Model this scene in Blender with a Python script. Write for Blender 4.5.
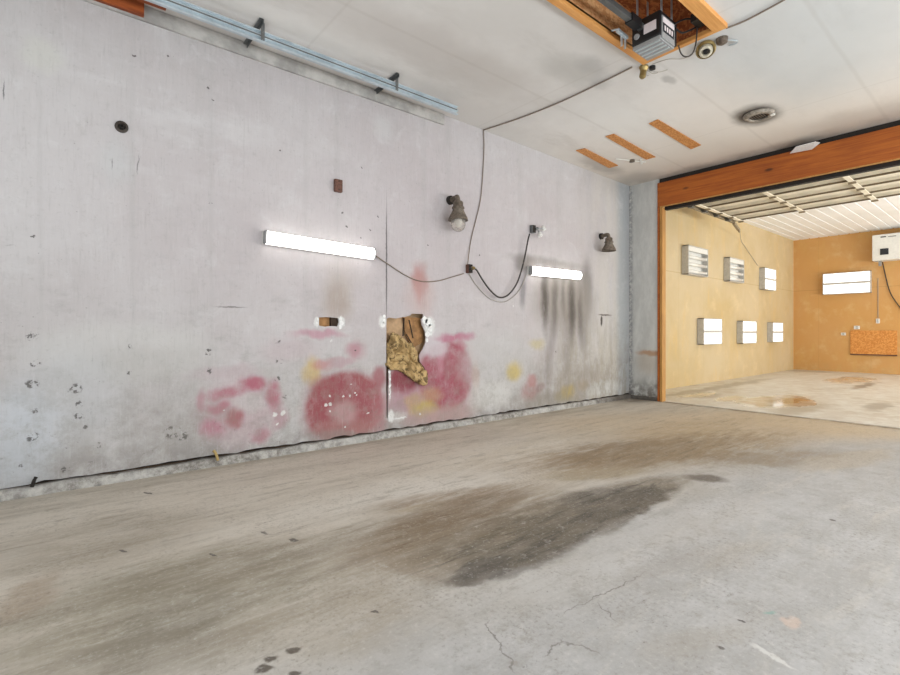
import bpy, bmesh, math, random
from mathutils import Vector, Matrix
random.seed(7)
for o in list(bpy.data.objects): bpy.data.objects.remove(o)
SC = bpy.context.scene
COL = SC.collection

# ------------------------------------------------------------------ camera
F, CX, HY = 489.0, 450.0, 331.0
YAW = math.atan2(590.0, F)            # angle between view axis and +X
EYE = Vector((0, 0, 1.2))
FW = Vector((math.cos(YAW), math.sin(YAW), 0))
RT = Vector((math.sin(YAW), -math.cos(YAW), 0))
cam = bpy.data.cameras.new('camera'); co = bpy.data.objects.new('camera', cam); COL.objects.link(co)
co.location = EYE
co.rotation_euler = (math.radians(90), 0, math.atan2(FW.y, FW.x) - math.radians(90))
cam.sensor_width = 36; cam.lens = F / 900 * 36
cam.shift_y = -(337.5 - HY) / 900
cam.clip_start = .05
SC.camera = co

# ------------------------------------------------------------------ light and exposure
SC.view_settings.view_transform = 'Standard'; SC.view_settings.look = 'None'
SC.view_settings.gamma = 1; SC.view_settings.use_curve_mapping = False
SC.view_settings.exposure = 0.0
w = bpy.data.worlds.new('world'); SC.world = w; w.use_nodes = True
w.node_tree.nodes['Background'].inputs[0].default_value = (.75, .85, 1, 1)
w.node_tree.nodes['Background'].inputs[1].default_value = 1.0
def area(name, loc, target, sx, sy, power, col):
    l = bpy.data.lights.new(name, 'AREA'); l.shape = 'RECTANGLE'; l.size = sx; l.size_y = sy
    l.energy = power; l.color = col
    o = bpy.data.objects.new(name, l); COL.objects.link(o); o.location = loc
    o.rotation_euler = (Vector(target) - Vector(loc)).to_track_quat('-Z', 'Y').to_euler()
    return o
# daylight through the open garage doorway behind the camera and the side windows; panels aimed up to brighten the ceiling
area('doorway_daylight', (-3.3, .2, 1.0), (-1.3, .2, 3.6), 5.5, 1.9, 215, (.90, .96, 1))
area('window_daylight', (3.8, -4.2, .95), (4.1, -2.5, 3.8), 8.4, 1.8, 490, (.88, .96, 1))
area('floor_fill_light', (4.4, -2.0, 3.7), (4.6, -1.2, 0), 6.0, .8, 125, (.95, .98, 1))  # unseen panel added overhead to brighten the floor
area('far_window_daylight', (12.5, -4.2, 1.1), (12.3, -1.2, 3.6), 8.0, 2.0, 720, (.90, .96, 1))

# ------------------------------------------------------------------ geometry helpers
def ray(px, py):
    return FW + RT * ((px - CX) / F) + Vector((0, 0, 1)) * ((HY - py) / F)
def onY(px, py, Y):  d = ray(px, py); return EYE + d * (Y / d.y)
def onX(px, py, X):  d = ray(px, py); return EYE + d * (X / d.x)
def onZ(px, py, Z):  d = ray(px, py); return EYE + d * ((Z - EYE.z) / d.z)
WY, X1, FX, FY = 4.69, 8.07, 18.0, 4.9        # left wall, end wall, far back wall, far left wall
H1, H2 = 3.84, 4.02
OPY = 4.08                                    # left edge of the wide opening
def zc(x): return 3.865 if x < 3.9 else 3.865 - .017 * (x - 3.9)
def onC(px, py):
    p = onZ(px, py, 3.85)
    for _ in range(4): p = onZ(px, py, zc(p.x))
    return p

class MB:
    def __init__(s): s.bm = bmesh.new()
    def box(s, c, d, rot=None):
        r = bmesh.ops.create_cube(s.bm, size=1)
        M = Matrix.Translation(c) @ (rot.to_4x4() if rot else Matrix()) @ Matrix.Diagonal((*d, 1))
        bmesh.ops.transform(s.bm, matrix=M, verts=r['verts']); return s
    def span(s, a, b):
        a, b = Vector(a), Vector(b)
        return s.box((a + b) / 2, [abs(x) for x in (b - a)])
    def bar(s, a, b, wd, th, up=(0, 0, 1)):
        a, b = Vector(a), Vector(b); x = (b - a).normalized(); z = Vector(up); y = z.cross(x).normalized(); z = x.cross(y)
        return s.box((a + b) / 2, ((b - a).length, wd, th), Matrix((x, y, z)).transposed())
    def tube(s, pts, r, n=8, caps=True):
        pts = [Vector(p) for p in pts]; rings = []
        for i, p in enumerate(pts):
            t = (pts[min(i + 1, len(pts) - 1)] - pts[max(i - 1, 0)]).normalized()
            a = t.cross(Vector((.31, .2, .93)).normalized())
            if a.length < .2: a = t.cross(Vector((1, 0, 0)))
            a.normalize(); b = t.cross(a)
            rr = r[i] if isinstance(r, (list, tuple)) else r
            rings.append([s.bm.verts.new(p + (a * math.cos(2 * math.pi * k / n) + b * math.sin(2 * math.pi * k / n)) * rr) for k in range(n)])
        for i in range(len(rings) - 1):
            for k in range(n):
                s.bm.faces.new((rings[i][k], rings[i][(k + 1) % n], rings[i + 1][(k + 1) % n], rings[i + 1][k]))
        if caps:
            s.bm.faces.new(rings[0][::-1]); s.bm.faces.new(rings[-1])
        return s
    def lathe(s, prof, c=(0, 0, 0), axis=(0, 0, 1), n=24):
        ax = Vector(axis).normalized(); q = Vector((0, 0, 1)).rotation_difference(ax); c = Vector(c); rings = []
        for r, z in prof:
            if r < 1e-5: rings.append([s.bm.verts.new(c + q @ Vector((0, 0, z)))])
            else: rings.append([s.bm.verts.new(c + q @ Vector((r * math.cos(2 * math.pi * k / n), r * math.sin(2 * math.pi * k / n), z))) for k in range(n)])
        for A, B in zip(rings, rings[1:]):
            for k in range(n):
                v = [A[k % len(A)], A[(k + 1) % len(A)], B[(k + 1) % len(B)], B[k % len(B)]]
                u = []
                for q_ in v:
                    if q_ not in u: u.append(q_)
                if len(u) > 2:
                    try: s.bm.faces.new(u)
                    except ValueError: pass
        return s
    def prism(s, outline, axis_vec):           # planar outline extruded along axis_vec
        v = [s.bm.verts.new(p) for p in outline]; a = Vector(axis_vec)
        u = [s.bm.verts.new(Vector(p) + a) for p in outline]; n = len(v)
        s.bm.faces.new(v); s.bm.faces.new(u[::-1])
        for i in range(n): s.bm.faces.new((v[i], v[(i + 1) % n], u[(i + 1) % n], u[i]))
        return s
    def each(s, name, m, parent=None, **k):     # every loose piece becomes an object of its own
        left = set(s.bm.verts); outs = []
        while left:
            st = [left.pop()]; comp = set(st)
            while st:
                v = st.pop()
                for e in v.link_edges:
                    o = e.other_vert(v)
                    if o not in comp: comp.add(o); left.discard(o); st.append(o)
            q = MB(); mp = {v: q.bm.verts.new(v.co) for v in comp}
            for f in s.bm.faces:
                if f.verts[0] in comp: q.bm.faces.new([mp[v] for v in f.verts])
            outs.append(q.build(name, m, parent, **k))
        s.bm.free(); return outs
    def build(s, name, m, parent=None, bevel=0, smooth=False):
        bmesh.ops.recalc_face_normals(s.bm, faces=s.bm.faces)
        me = bpy.data.meshes.new(name); s.bm.to_mesh(me); s.bm.free()
        if smooth:
            for p in me.polygons: p.use_smooth = True
        me.materials.append(m)
        o = bpy.data.objects.new(name, me); COL.objects.link(o)
        if parent: o.parent = parent; o.matrix_parent_inverse = Matrix.Translation(parent.location).inverted() if parent.type == 'EMPTY' else Matrix()
        if bevel:
            b = o.modifiers.new('bevel', 'BEVEL'); b.width = bevel; b.segments = 2; b.limit_method = 'ANGLE'
        return o
def tag(o, label, cat=None, group=None, kind=None):
    o['label'] = label
    if cat: o['category'] = cat
    if group: o['group'] = group
    if kind: o['kind'] = kind
    return o
def empty(name, loc):
    o = bpy.data.objects.new(name, None); COL.objects.link(o); o.location = loc; o.empty_display_size = .05; return o
def copy_tree(o, delta, parent=None):
    c = o.copy(); COL.objects.link(c)
    if parent: c.parent = parent
    else: c.location = o.location + Vector(delta)
    for ch in o.children: copy_tree(ch, delta, c)
    return c

# ------------------------------------------------------------------ material helpers
def srgb(r, g, b):
    f = lambda c: (c / 255 / 12.92) if c / 255 <= .04045 else ((c / 255 + .055) / 1.055) ** 2.4
    return (f(r), f(g), f(b), 1)
class NT:
    def __init__(s, name):
        s.m = bpy.data.materials.new(name); s.m.use_nodes = True; s.t = s.m.node_tree; s.n = s.t.nodes
        s.b = s.n['Principled BSDF']; tc = s.n.new('ShaderNodeTexCoord'); s.p = tc.outputs['Object']
    def L(s, a, b): s.t.links.new(a, b)
    def put(s, sock, v):
        if isinstance(v, bpy.types.NodeSocket): s.L(v, sock)
        elif isinstance(v, (tuple, list)) and len(v) == 3 and sock.type == 'RGBA': sock.default_value = (*v, 1)
        else: sock.default_value = v
    def math(s, op, a, b=0.0, clamp=False):
        n = s.n.new('ShaderNodeMath'); n.operation = op; n.use_clamp = clamp; s.put(n.inputs[0], a); s.put(n.inputs[1], b); return n.outputs[0]
    def vmath(s, op, a, b=(0, 0, 0)):
        n = s.n.new('ShaderNodeVectorMath'); n.operation = op; s.put(n.inputs[0], a)
        if op == 'SCALE': s.put(n.inputs['Scale'], b)
        else: s.put(n.inputs[1], b)
        return n.outputs['Value'] if op == 'LENGTH' else n.outputs[0]
    def noise(s, scale, detail=4, rough=.6, vec=None, size=(1, 1, 1), color=False, dist=0):
        v = vec or s.p
        if size != (1, 1, 1): v = s.vmath('MULTIPLY', v, size)
        n = s.n.new('ShaderNodeTexNoise'); s.L(v, n.inputs['Vector'])
        n.inputs['Scale'].default_value = scale; n.inputs['Detail'].default_value = detail; n.inputs['Roughness'].default_value = rough
        n.inputs['Distortion'].default_value = dist
        return n.outputs['Color'] if color else n.outputs['Fac']
    def voro(s, scale, size=(1, 1, 1), vec=None, feature='F1'):
        v = vec or s.p
        if size != (1, 1, 1): v = s.vmath('MULTIPLY', v, size)
        n = s.n.new('ShaderNodeTexVoronoi'); n.feature = feature; s.L(v, n.inputs['Vector']); n.inputs['Scale'].default_value = scale
        return n.outputs['Distance']
    def rng(s, v, a, b, lo=0.0, hi=1.0, smooth=True):
        n = s.n.new('ShaderNodeMapRange'); n.interpolation_type = 'SMOOTHSTEP' if smooth else 'LINEAR'
        s.put(n.inputs['Value'], v); n.inputs['From Min'].default_value = a; n.inputs['From Max'].default_value = b
        n.inputs['To Min'].default_value = lo; n.inputs['To Max'].default_value = hi; return n.outputs['Result']
    def mix(s, f, a, b, mode='MIX'):
        n = s.n.new('ShaderNodeMix'); n.data_type = 'RGBA'; n.blend_type = mode
        s.put(n.inputs[0], f); s.put(n.inputs[6], a); s.put(n.inputs[7], b); return n.outputs[2]
    def warp(s, amt, scale, detail=3):
        c = s.noise(scale, detail, color=True)
        return s.vmath('ADD', s.p, s.vmath('SCALE', s.vmath('SUBTRACT', c, (.5, .5, .5)), amt))
    def after(s, vec, col):      # evaluates this vector after the layer below it
        n = s.n.new('ShaderNodeVectorMath'); n.operation = 'MULTIPLY_ADD'; s.L(col, n.inputs[0]); n.inputs[1].default_value = (1e-6,) * 3; s.L(vec, n.inputs[2]); return n.outputs[0]
    def blob(s, vec, c, r, rot=(0, 0, 0), soft=.4):
        n = s.n.new('ShaderNodeMapping'); n.vector_type = 'TEXTURE'; s.L(vec, n.inputs[0])
        n.inputs['Location'].default_value = c; n.inputs['Rotation'].default_value = rot; n.inputs['Scale'].default_value = r
        return s.rng(s.vmath('LENGTH', n.outputs[0]), 1 + soft, 1 - soft)
    def sep(s, vec=None):
        n = s.n.new('ShaderNodeSeparateXYZ'); s.L(vec or s.p, n.inputs[0]); return n.outputs
    def bump(s, h, strength=.3, dist=.01):
        n = s.n.new('ShaderNodeBump'); n.inputs['Strength'].default_value = strength; n.inputs['Distance'].default_value = dist
        s.put(n.inputs['Height'], h); s.L(n.outputs[0], s.b.inputs['Normal'])
    def out(s, col, rough=.8, metal=0.0, spec=None):
        s.put(s.b.inputs['Base Color'], col); s.put(s.b.inputs['Roughness'], rough); s.put(s.b.inputs['Metallic'], metal)
        if spec is not None: s.b.inputs['Specular IOR Level'].default_value = spec
        return s.m
def plain(name, c, rough=.6, metal=0.0, var=.12, scale=20):
    t = NT(name); f = t.rng(t.noise(scale, 4), .3, .7, 1 - var, 1 + var * .5)
    col = t.mix(1.0, c, t.vmath('SCALE', (1, 1, 1), f), 'MULTIPLY')
    return t.out(col, rough, metal)
def emit(name, c, e):
    t = NT(name); t.b.inputs['Emission Color'].default_value = c; t.b.inputs['Emission Strength'].default_value = e
    # slight tube-end darkening of the phosphor comes from noise in the coating
    return t.out((.9, .9, .88, 1), .4)

# ---- wall plaster / painted plywood
def wall_paint():
    t = NT('painted_plywood'); n1 = t.noise(.7, 4); n2 = t.noise(9, 6, .7); fine = t.noise(60, 4)
    xs = t.sep(); X, Z = xs[0], xs[2]
    col = t.mix(t.rng(n1, .35, .7), srgb(196, 191, 191), srgb(208, 206, 206))
    col = t.mix(t.rng(t.noise(1.2, 5, size=(3.5, 1, .5)), .45, .75, 0, .35), col, srgb(184, 180, 178))
    # pinkish patchy cast over the middle of the wall
    pm = t.blob(t.warp(1.2, .7), onY(450, 250, WY), (3.6, 50, 1.5), soft=.7)
    col = t.mix(t.math('MULTIPLY', pm, .45), col, srgb(206, 192, 197))
    col = t.mix(t.rng(t.noise(1.6, 5, size=(.6, 1, 2.2)), .55, .8, 0, .5), col, srgb(222, 220, 221))
    col = t.mix(t.math('MULTIPLY', t.rng(n2, .55, .75), .25), col, srgb(170, 166, 166))
    # lower, dirtier band
    low = t.math('MULTIPLY', t.rng(Z, 1.25, .15), t.rng(t.noise(2.6, 6, .7), .36, .66))
    col = t.mix(t.math('MULTIPLY', low, .62), col, srgb(168, 164, 160))
    lowx = t.math('MULTIPLY', t.rng(Z, .42, .08), t.rng(t.noise(6, 6, .75), .35, .62))
    col = t.mix(t.math('MULTIPLY', lowx, .6), col, srgb(138, 133, 128))
    # beige water-stained end near the corner
    be = t.math('MULTIPLY', t.rng(X, 5.2, 6.6), t.rng(Z, 2.3, .8))
    be = t.math('MULTIPLY', be, t.rng(t.noise(2.2, 6, .7, size=(3, 1, .7)), .35, .65))
    col = t.mix(t.math('MULTIPLY', be, .8), col, srgb(178, 170, 156))
    up = t.math('MULTIPLY', t.rng(X, 6.3, 7.4), t.rng(t.noise(1.5, 3, size=(3, 1, .4)), .3, .6))
    col = t.mix(t.math('MULTIPLY', up, .5), col, srgb(214, 207, 196))
    # the bluish corner strip
    col = t.mix(t.math('MULTIPLY', t.rng(X, 7.55, 7.8), .7), col, srgb(176, 184, 190))
    mo = t.rng(t.noise(3.4, 8, .72, dist=.6), .5, .72); col = t.mix(t.math('MULTIPLY', mo, .38), col, srgb(224, 223, 224))
    mo = t.math('MULTIPLY', t.rng(t.noise(4.6, 8, .75, size=(.7, 1, 1.4)), .5, .7), t.rng(Z, 2.2, .6, .25, 1)); col = t.mix(t.math('MULTIPLY', mo, .42), col, srgb(158, 153, 152))
    soft = t.warp(.22, 3.0); hard = t.warp(.10, 9.0, 5); tight = t.warp(.03, 20, 4)
    speck = t.rng(t.noise(7, 8, .72), .3, .56, .5, 1)
    def B(px, py, rx, ry, c, a=.6, sf=.5, v=None, rot=0, brk=False):
        nonlocal col
        p = onY(px, py, WY); r1 = abs(onY(px + rx, py, WY).x - p.x); r2 = abs(onY(px, py + ry, WY).z - p.z)
        m = t.blob(t.after(v or soft, col), p, (r1, 50, r2), (0, rot, 0), sf)
        m = t.math('MULTIPLY', m, t.math('MULTIPLY', speck, a) if brk else a)
        col = t.mix(m, col, srgb(*c))
    # pale overpainted halos on the left
    B(130, 350, 80, 28, (212, 210, 208), .65, .35); B(140, 364, 56, 20, (192, 189, 187), .55, .4)
    B(70, 395, 50, 45, (203, 205, 209), .5, .6); B(15, 440, 45, 50, (206, 213, 222), .6, .6)
    B(118, 165, 14, 20, (206, 208, 209), .45, .7); B(42, 55, 18, 12, (215, 216, 205), .4, .6)
    B(383, 128, 9, 12, (214, 213, 213), .5, .6, hard); B(395, 240, 40, 40, (208, 199, 202), .3)
    # first faded pink ring of spray paint
    P = (180, 84, 108)
    B(240, 410, 36, 32, (200, 168, 176), .55, .5)
    B(253, 383, 12, 7, P, .85, .6, None, 0, True); B(228, 392, 14, 5, P, .7, .7, brk=True); B(273, 397, 8, 14, P, .75, .6, brk=True)
    B(236, 418, 9, 8, (168, 74, 84), .75, .6); B(212, 428, 12, 10, (185, 110, 130), .7, .6, brk=True); B(220, 407, 10, 6, P, .6, .6)
    B(203, 398, 5, 10, P, .4, .6); B(262, 434, 9, 7, P, .5, .6, brk=True); B(248, 405, 14, 10, (205, 200, 200), .7, .5)
    B(281, 420, 8, 10, P, .35, .6); B(225, 372, 30, 6, (190, 165, 172), .4, .6)
    # second, full disc
    B(312, 372, 8, 14, (208, 178, 110), .75, .6); B(323, 365, 9, 6, (196, 124, 120), .6, .6)
    B(347, 408, 40, 37, (186, 142, 146), .6, .2, hard); B(346, 407, 36.5, 35, (158, 74, 82), .92, .1, tight, 0, True); B(331, 395, 20, 20, (150, 58, 70), .4, .6, None, 0, True); B(350, 428, 30, 10, (176, 130, 126), .6, .6)
    B(345, 410, 13, 12, (196, 160, 160), .75, .5); B(322, 388, 14, 10, (160, 70, 78), .4, .6)
    B(378, 378, 8, 12, (162, 82, 92), .8, .4); B(378, 415, 8, 22, (180, 120, 126), .5, .5)
    B(320, 334, 22, 4, (196, 140, 156), .7, .6); B(356, 350, 8, 8, (188, 110, 128), .6, .7); B(342, 362, 14, 4, (190, 130, 144), .4)
    B(330, 436, 30, 5, (150, 140, 134), .55, .6); B(290, 350, 26, 12, (200, 178, 184), .4)
    # third disc, right of the torn hole
    B(440, 386, 36, 42, (196, 146, 158), .6, .4); B(447, 376, 26, 35, (166, 76, 94), .92, .1, tight, 0, True); B(461, 374, 9, 26, (160, 58, 74), .4, .6); B(440, 360, 3, 16, (214, 150, 168), .5, .6); B(434, 345, 13, 12, (214, 206, 212), .8, .4)
    B(403, 380, 15, 13, (136, 40, 56), .95, .4); B(405, 400, 18, 12, (184, 130, 144), .5, .6)
    B(430, 396, 11, 7, (196, 160, 120), .6, .6); B(424, 408, 12, 6, (198, 176, 86), .85, .6); B(412, 401, 7, 7, (200, 170, 100), .5)
    B(452, 336, 15, 4, (190, 96, 130), .75, .6); B(471, 337, 6, 4, (190, 100, 134), .6, .6); B(462, 345, 5, 6, P, .5)
    B(440, 415, 34, 9, (186, 158, 152), .7, .6)
    B(397, 417, 10, 4, (222, 221, 219), .5, .5, hard)
    # rust blush, brown blush
    B(420, 283, 6, 17, (186, 118, 110), .75, .7); B(421, 300, 12, 20, (204, 170, 165), .5, .8)
    B(337, 300, 14, 20, (176, 160, 148), .75, .7); B(342, 275, 16, 12, (196, 184, 178), .4, .8)
    # right hand patches
    B(500, 365, 34, 34, (205, 203, 203), .6, .3); B(514, 371, 7, 9, (208, 184, 98), .8, .6); B(537, 344, 7, 5, (204, 186, 116), .5, .6)
    B(568, 391, 6, 7, (200, 172, 70), .85, .6); B(560, 397, 5, 5, (178, 160, 90), .6); B(583, 385, 5, 6, (176, 146, 96), .5)
    B(532, 380, 5, 6, (186, 110, 110), .6); B(530, 392, 8, 9, (172, 116, 116), .65, .6, brk=True); B(540, 388, 4, 5, (140, 90, 100), .5)
    B(475, 378, 4, 14, (196, 170, 160), .6); B(490, 395, 20, 14, (218, 217, 214), .7, .5); B(603, 388, 16, 7, (216, 216, 214), .8, .4)
    B(552, 400, 28, 8, (150, 142, 130), .6, .7, brk=True); B(588, 380, 22, 12, (160, 150, 138), .5, .7)
    # soot around and below the second light
    st = t.warp(.10, 4.0, 3); S = (80, 72, 64)
    B(525, 264, 9, 8, (120, 112, 104), .7, .6, st); B(548, 262, 28, 4, (140, 134, 128), .6, .7, st)
    B(523, 292, 3, 15, (110, 108, 114), .65, .6, st); B(587, 290, 5, 26, (110, 103, 98), .7, .6, st)
    B(566, 300, 27, 30, (158, 149, 140), .8, .5, st)
    for x_, y_, w_, h_, a_ in ((545, 300, 3.2, 26, .85), (555, 304, 2.6, 28, .55), (563, 296, 2, 18, .4), (572, 308, 3.2, 30, .85), (580, 318, 2.5, 24, .6), (552, 335, 2.5, 22, .35), (584, 336, 3, 18, .4), (567, 345, 4, 30, .3), (548, 365, 3, 28, .3)):
        B(x_, y_, w_, h_, S, a_, .8, st)
    # thin joints, scratches and cracks
    for a_, b_ in ((386, 1), (250, .0), (530, .0)): pass
    B(386.5, 262, .7, 56, (70, 66, 64), .8, .5, t.warp(.012, 30)); B(231, 307, 13, .8, (110, 105, 102), .7, .6, t.warp(.02, 20))
    B(601.5, 321, 1, 5, (60, 50, 45), .95, .3, tight); B(605, 315, 6, .8, (100, 88, 80), .9, .4, tight)
    B(9, 240, 4, .8, (130, 126, 124), .3); B(3.5, 90, .7, 9, (90, 88, 90), .8, .5, tight); B(138, 165, .7, 9, (110, 108, 108), .7, .5, tight, .1); B(112, 164, .6, 5, (110, 108, 108), .6, .5, tight)
    for x_ in (40, 132, 211, 306, 337, 424, 448, 520, 560, 590):      # faint stud and joint lines
        B(x_, 180, 2.5, 200, (176, 173, 172), .16, .8, t.warp(.05, 2))
    # dry scribbles of chipped paint along the studs
    ch = t.warp(.05, 34, 4); chn = t.rng(t.noise(34, 4), .49, .56)
    for x_, y_, r_ in ((33, 336, 3.5), (36, 363, 3), (33, 384, 3.5), (35, 411, 2), (34, 437, 3.5), (76, 389, 4), (80, 404, 2.5), (79, 416, 2.5), (52, 434, 2), (98, 445, 2.5), (86, 427, 1.5), (129, 346, 2), (130, 373, 2), (173, 432, 6), (183, 436, 4), (209, 352, 3.5), (210, 371, 2.5), (278, 341, 3), (280, 361, 3), (278, 379, 2.5), (285, 397, 2), (20, 466, 2), (66, 469, 2.5), (212, 205, 2), (343, 213, 1.6), (346, 226, 1.2), (370, 230, 1), (361, 238, 1), (378, 217, 1), (428, 245, 1.2), (355, 350, 1.2), (208, 88, 1.2), (134, 56, 1.2), (168, 56, 1.2), (34, 236, 1), (213, 100, 1), (280, 150, 1), (362, 168, 1), (560, 330, 1.5), (556, 352, 1.5), (480, 255, 1.5)):
        p = onY(x_, y_, WY); r = r_ * .0088
        m = t.blob(t.after(ch, col), p, (r * 1.2, 50, r), soft=.25)
        if r_ >= 1.4: m = t.math('MULTIPLY', m, chn)
        col = t.mix(t.math('MULTIPLY', m, .85), col, srgb(78, 74, 72))
    for x_, y_, rx_, ry_ in ((430, 326, 5, 9), (382.5, 322, 4, 6), (390, 385, .9, 16), (391, 416, 3, 6), (341, 322, 3.4, 6), (317, 322, 2.4, 5), (400, 418, 6, 1)):
        B(x_, y_, rx_, ry_, (236, 236, 234), .95, .3, ch)
    # white chips
    for x_, y_, r_ in ((330, 396, 1.1), (330, 404, 1.4), (326, 405, 1.6), (343, 396, 1), (350, 396, .9), (355, 393, 1.1), (357, 395, .8), (330, 411, 1), (368, 413, 1.3), (351, 384, .7), (420, 414, 1.4), (513, 306, 1.2), (331, 341, 1.2), (275, 415, 2), (283, 413, 2), (277, 424, 1), (345, 427, .8), (224, 410, 1)):
        p = onY(x_, y_, WY); r = r_ * .011
        col = t.mix(t.blob(t.after(ch, col), p, (r, 50, r), soft=.25), col, srgb(232, 230, 228))
    spk = t.math('MULTIPLY', t.rng(t.voro(16), .10, .04), t.rng(t.noise(3, 2), .55, .62))
    col = t.mix(t.math('MULTIPLY', spk, .5), col, srgb(110, 106, 104))
    m2 = t.math('MULTIPLY', t.rng(Z, .9, .1), t.rng(t.noise(28, 5, .8), .62, .68))
    col = t.mix(t.math('MULTIPLY', m2, .55), col, srgb(96, 92, 88))
    g2 = t.math('MULTIPLY', t.rng(Z, 1.3, .3), t.rng(t.noise(5.5, 8, .8), .44, .62)); col = t.mix(t.math('MULTIPLY', g2, .34), col, srgb(150, 143, 134))
    g3 = t.math('MULTIPLY', t.math('MULTIPLY', t.rng(Z, 1.4, .2), t.rng(X, 5.0, 6.2)), t.rng(t.noise(3.2, 8, .78, size=(2.2, 1, .8)), .42, .6)); col = t.mix(t.math('MULTIPLY', g3, .6), col, srgb(152, 142, 126))
    gr = t.noise(6, 5, .75, size=(9, 1, .8)); col = t.mix(t.rng(gr, .52, .72, 0, .22), col, srgb(150, 146, 145)); col = t.mix(t.rng(gr, .46, .3, 0, .2), col, srgb(226, 225, 226))
    gr = t.noise(30, 4, .8); col = t.mix(t.rng(gr, .55, .75, 0, .3), col, srgb(150, 146, 144))
    col = t.mix(1.0, col, (.805, .80, .80, 1), 'MULTIPLY')
    t.bump(t.math('ADD', n2, t.math('MULTIPLY', fine, .4)), .25, .006)
    return t.out(col, .75)

def ceiling_paint():
    t = NT('ceiling_paint'); n1 = t.noise(.6, 5, .6); xs = t.sep()
    col = t.mix(t.rng(n1, .35, .7), srgb(196, 193, 190), srgb(212, 210, 208))
    col = t.mix(t.rng(t.noise(1.4, 6, .7, size=(.6, 1.6, 1)), .5, .75, 0, .6), col, srgb(182, 178, 174))
    warm = t.rng(xs[0], 4.5, 7.8)
    col = t.mix(t.math('MULTIPLY', warm, .6), col, srgb(205, 194, 182))
    v = t.warp(.35, 2.2); h = t.warp(.08, 6)
    def B(px, py, ax, ay, c, a, sf=.6, vv=None, rot=0):
        nonlocal col
        m = t.blob(t.after(vv or v, col), onC(px, py), (ax, ay, 9), (0, 0, rot), sf); col = t.mix(t.math('MULTIPLY', m, a), col, srgb(*c))
    B(572, 72, .35, .2, (168, 166, 162), .6); B(595, 68, .25, .12, (160, 158, 156), .6)
    B(600, 83, .14, .09, (172, 170, 168), .6); B(669, 80, .11, .05, (160, 157, 154), .8, .4, h); B(600, 166, .5, .15, (140, 132, 126), .6)
    B(690, 172, .2, .5, (130, 122, 114), .5); B(640, 178, .35, .3, (136, 130, 124), .45); B(800, 143, .2, 1.0, (140, 130, 120), .4); B(870, 115, .3, .6, (170, 160, 150), .4)
    B(800, 50, 1.2, .8, (178, 182, 184), .6); B(720, 110, .9, .5, (216, 210, 204), .5); B(620, 120, .7, .4, (214, 214, 212), .5)
    B(756, 115.5, .30, .22, (74, 66, 58), .95, .45, h)
    B(420, 45, 1.5, .3, (178, 172, 168), .5); B(470, 80, .6, .5, (176, 171, 166), .35)
    # taped sheet joints
    for X_ in (1.9, 4.34, 6.78):
        m = t.rng(t.math('ABSOLUTE', t.math('SUBTRACT', xs[0], X_)), .02, .003); col = t.mix(t.math('MULTIPLY', m, .12), col, srgb(150, 142, 132))
    for Y_ in (3.62, 2.4, 1.2, 0.0):
        m = t.rng(t.math('ABSOLUTE', t.math('SUBTRACT', t.sep(t.warp(.03, 1.5))[1], Y_)), .03, .004); col = t.mix(t.math('MULTIPLY', m, .12), col, srgb(140, 130, 120))
    # soot at the header
    m = t.math('MULTIPLY', t.rng(xs[0], 7.7, 8.08), t.rng(t.noise(2.3, 5), .4, .65)); col = t.mix(t.math('MULTIPLY', m, .5), col, srgb(128, 118, 110)); col = t.mix(1.0, col, (1.17, 1.16, 1.15, 1), 'MULTIPLY')
    t.bump(t.noise(30, 4), .12, .004)
    return t.out(col, .85)

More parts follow.
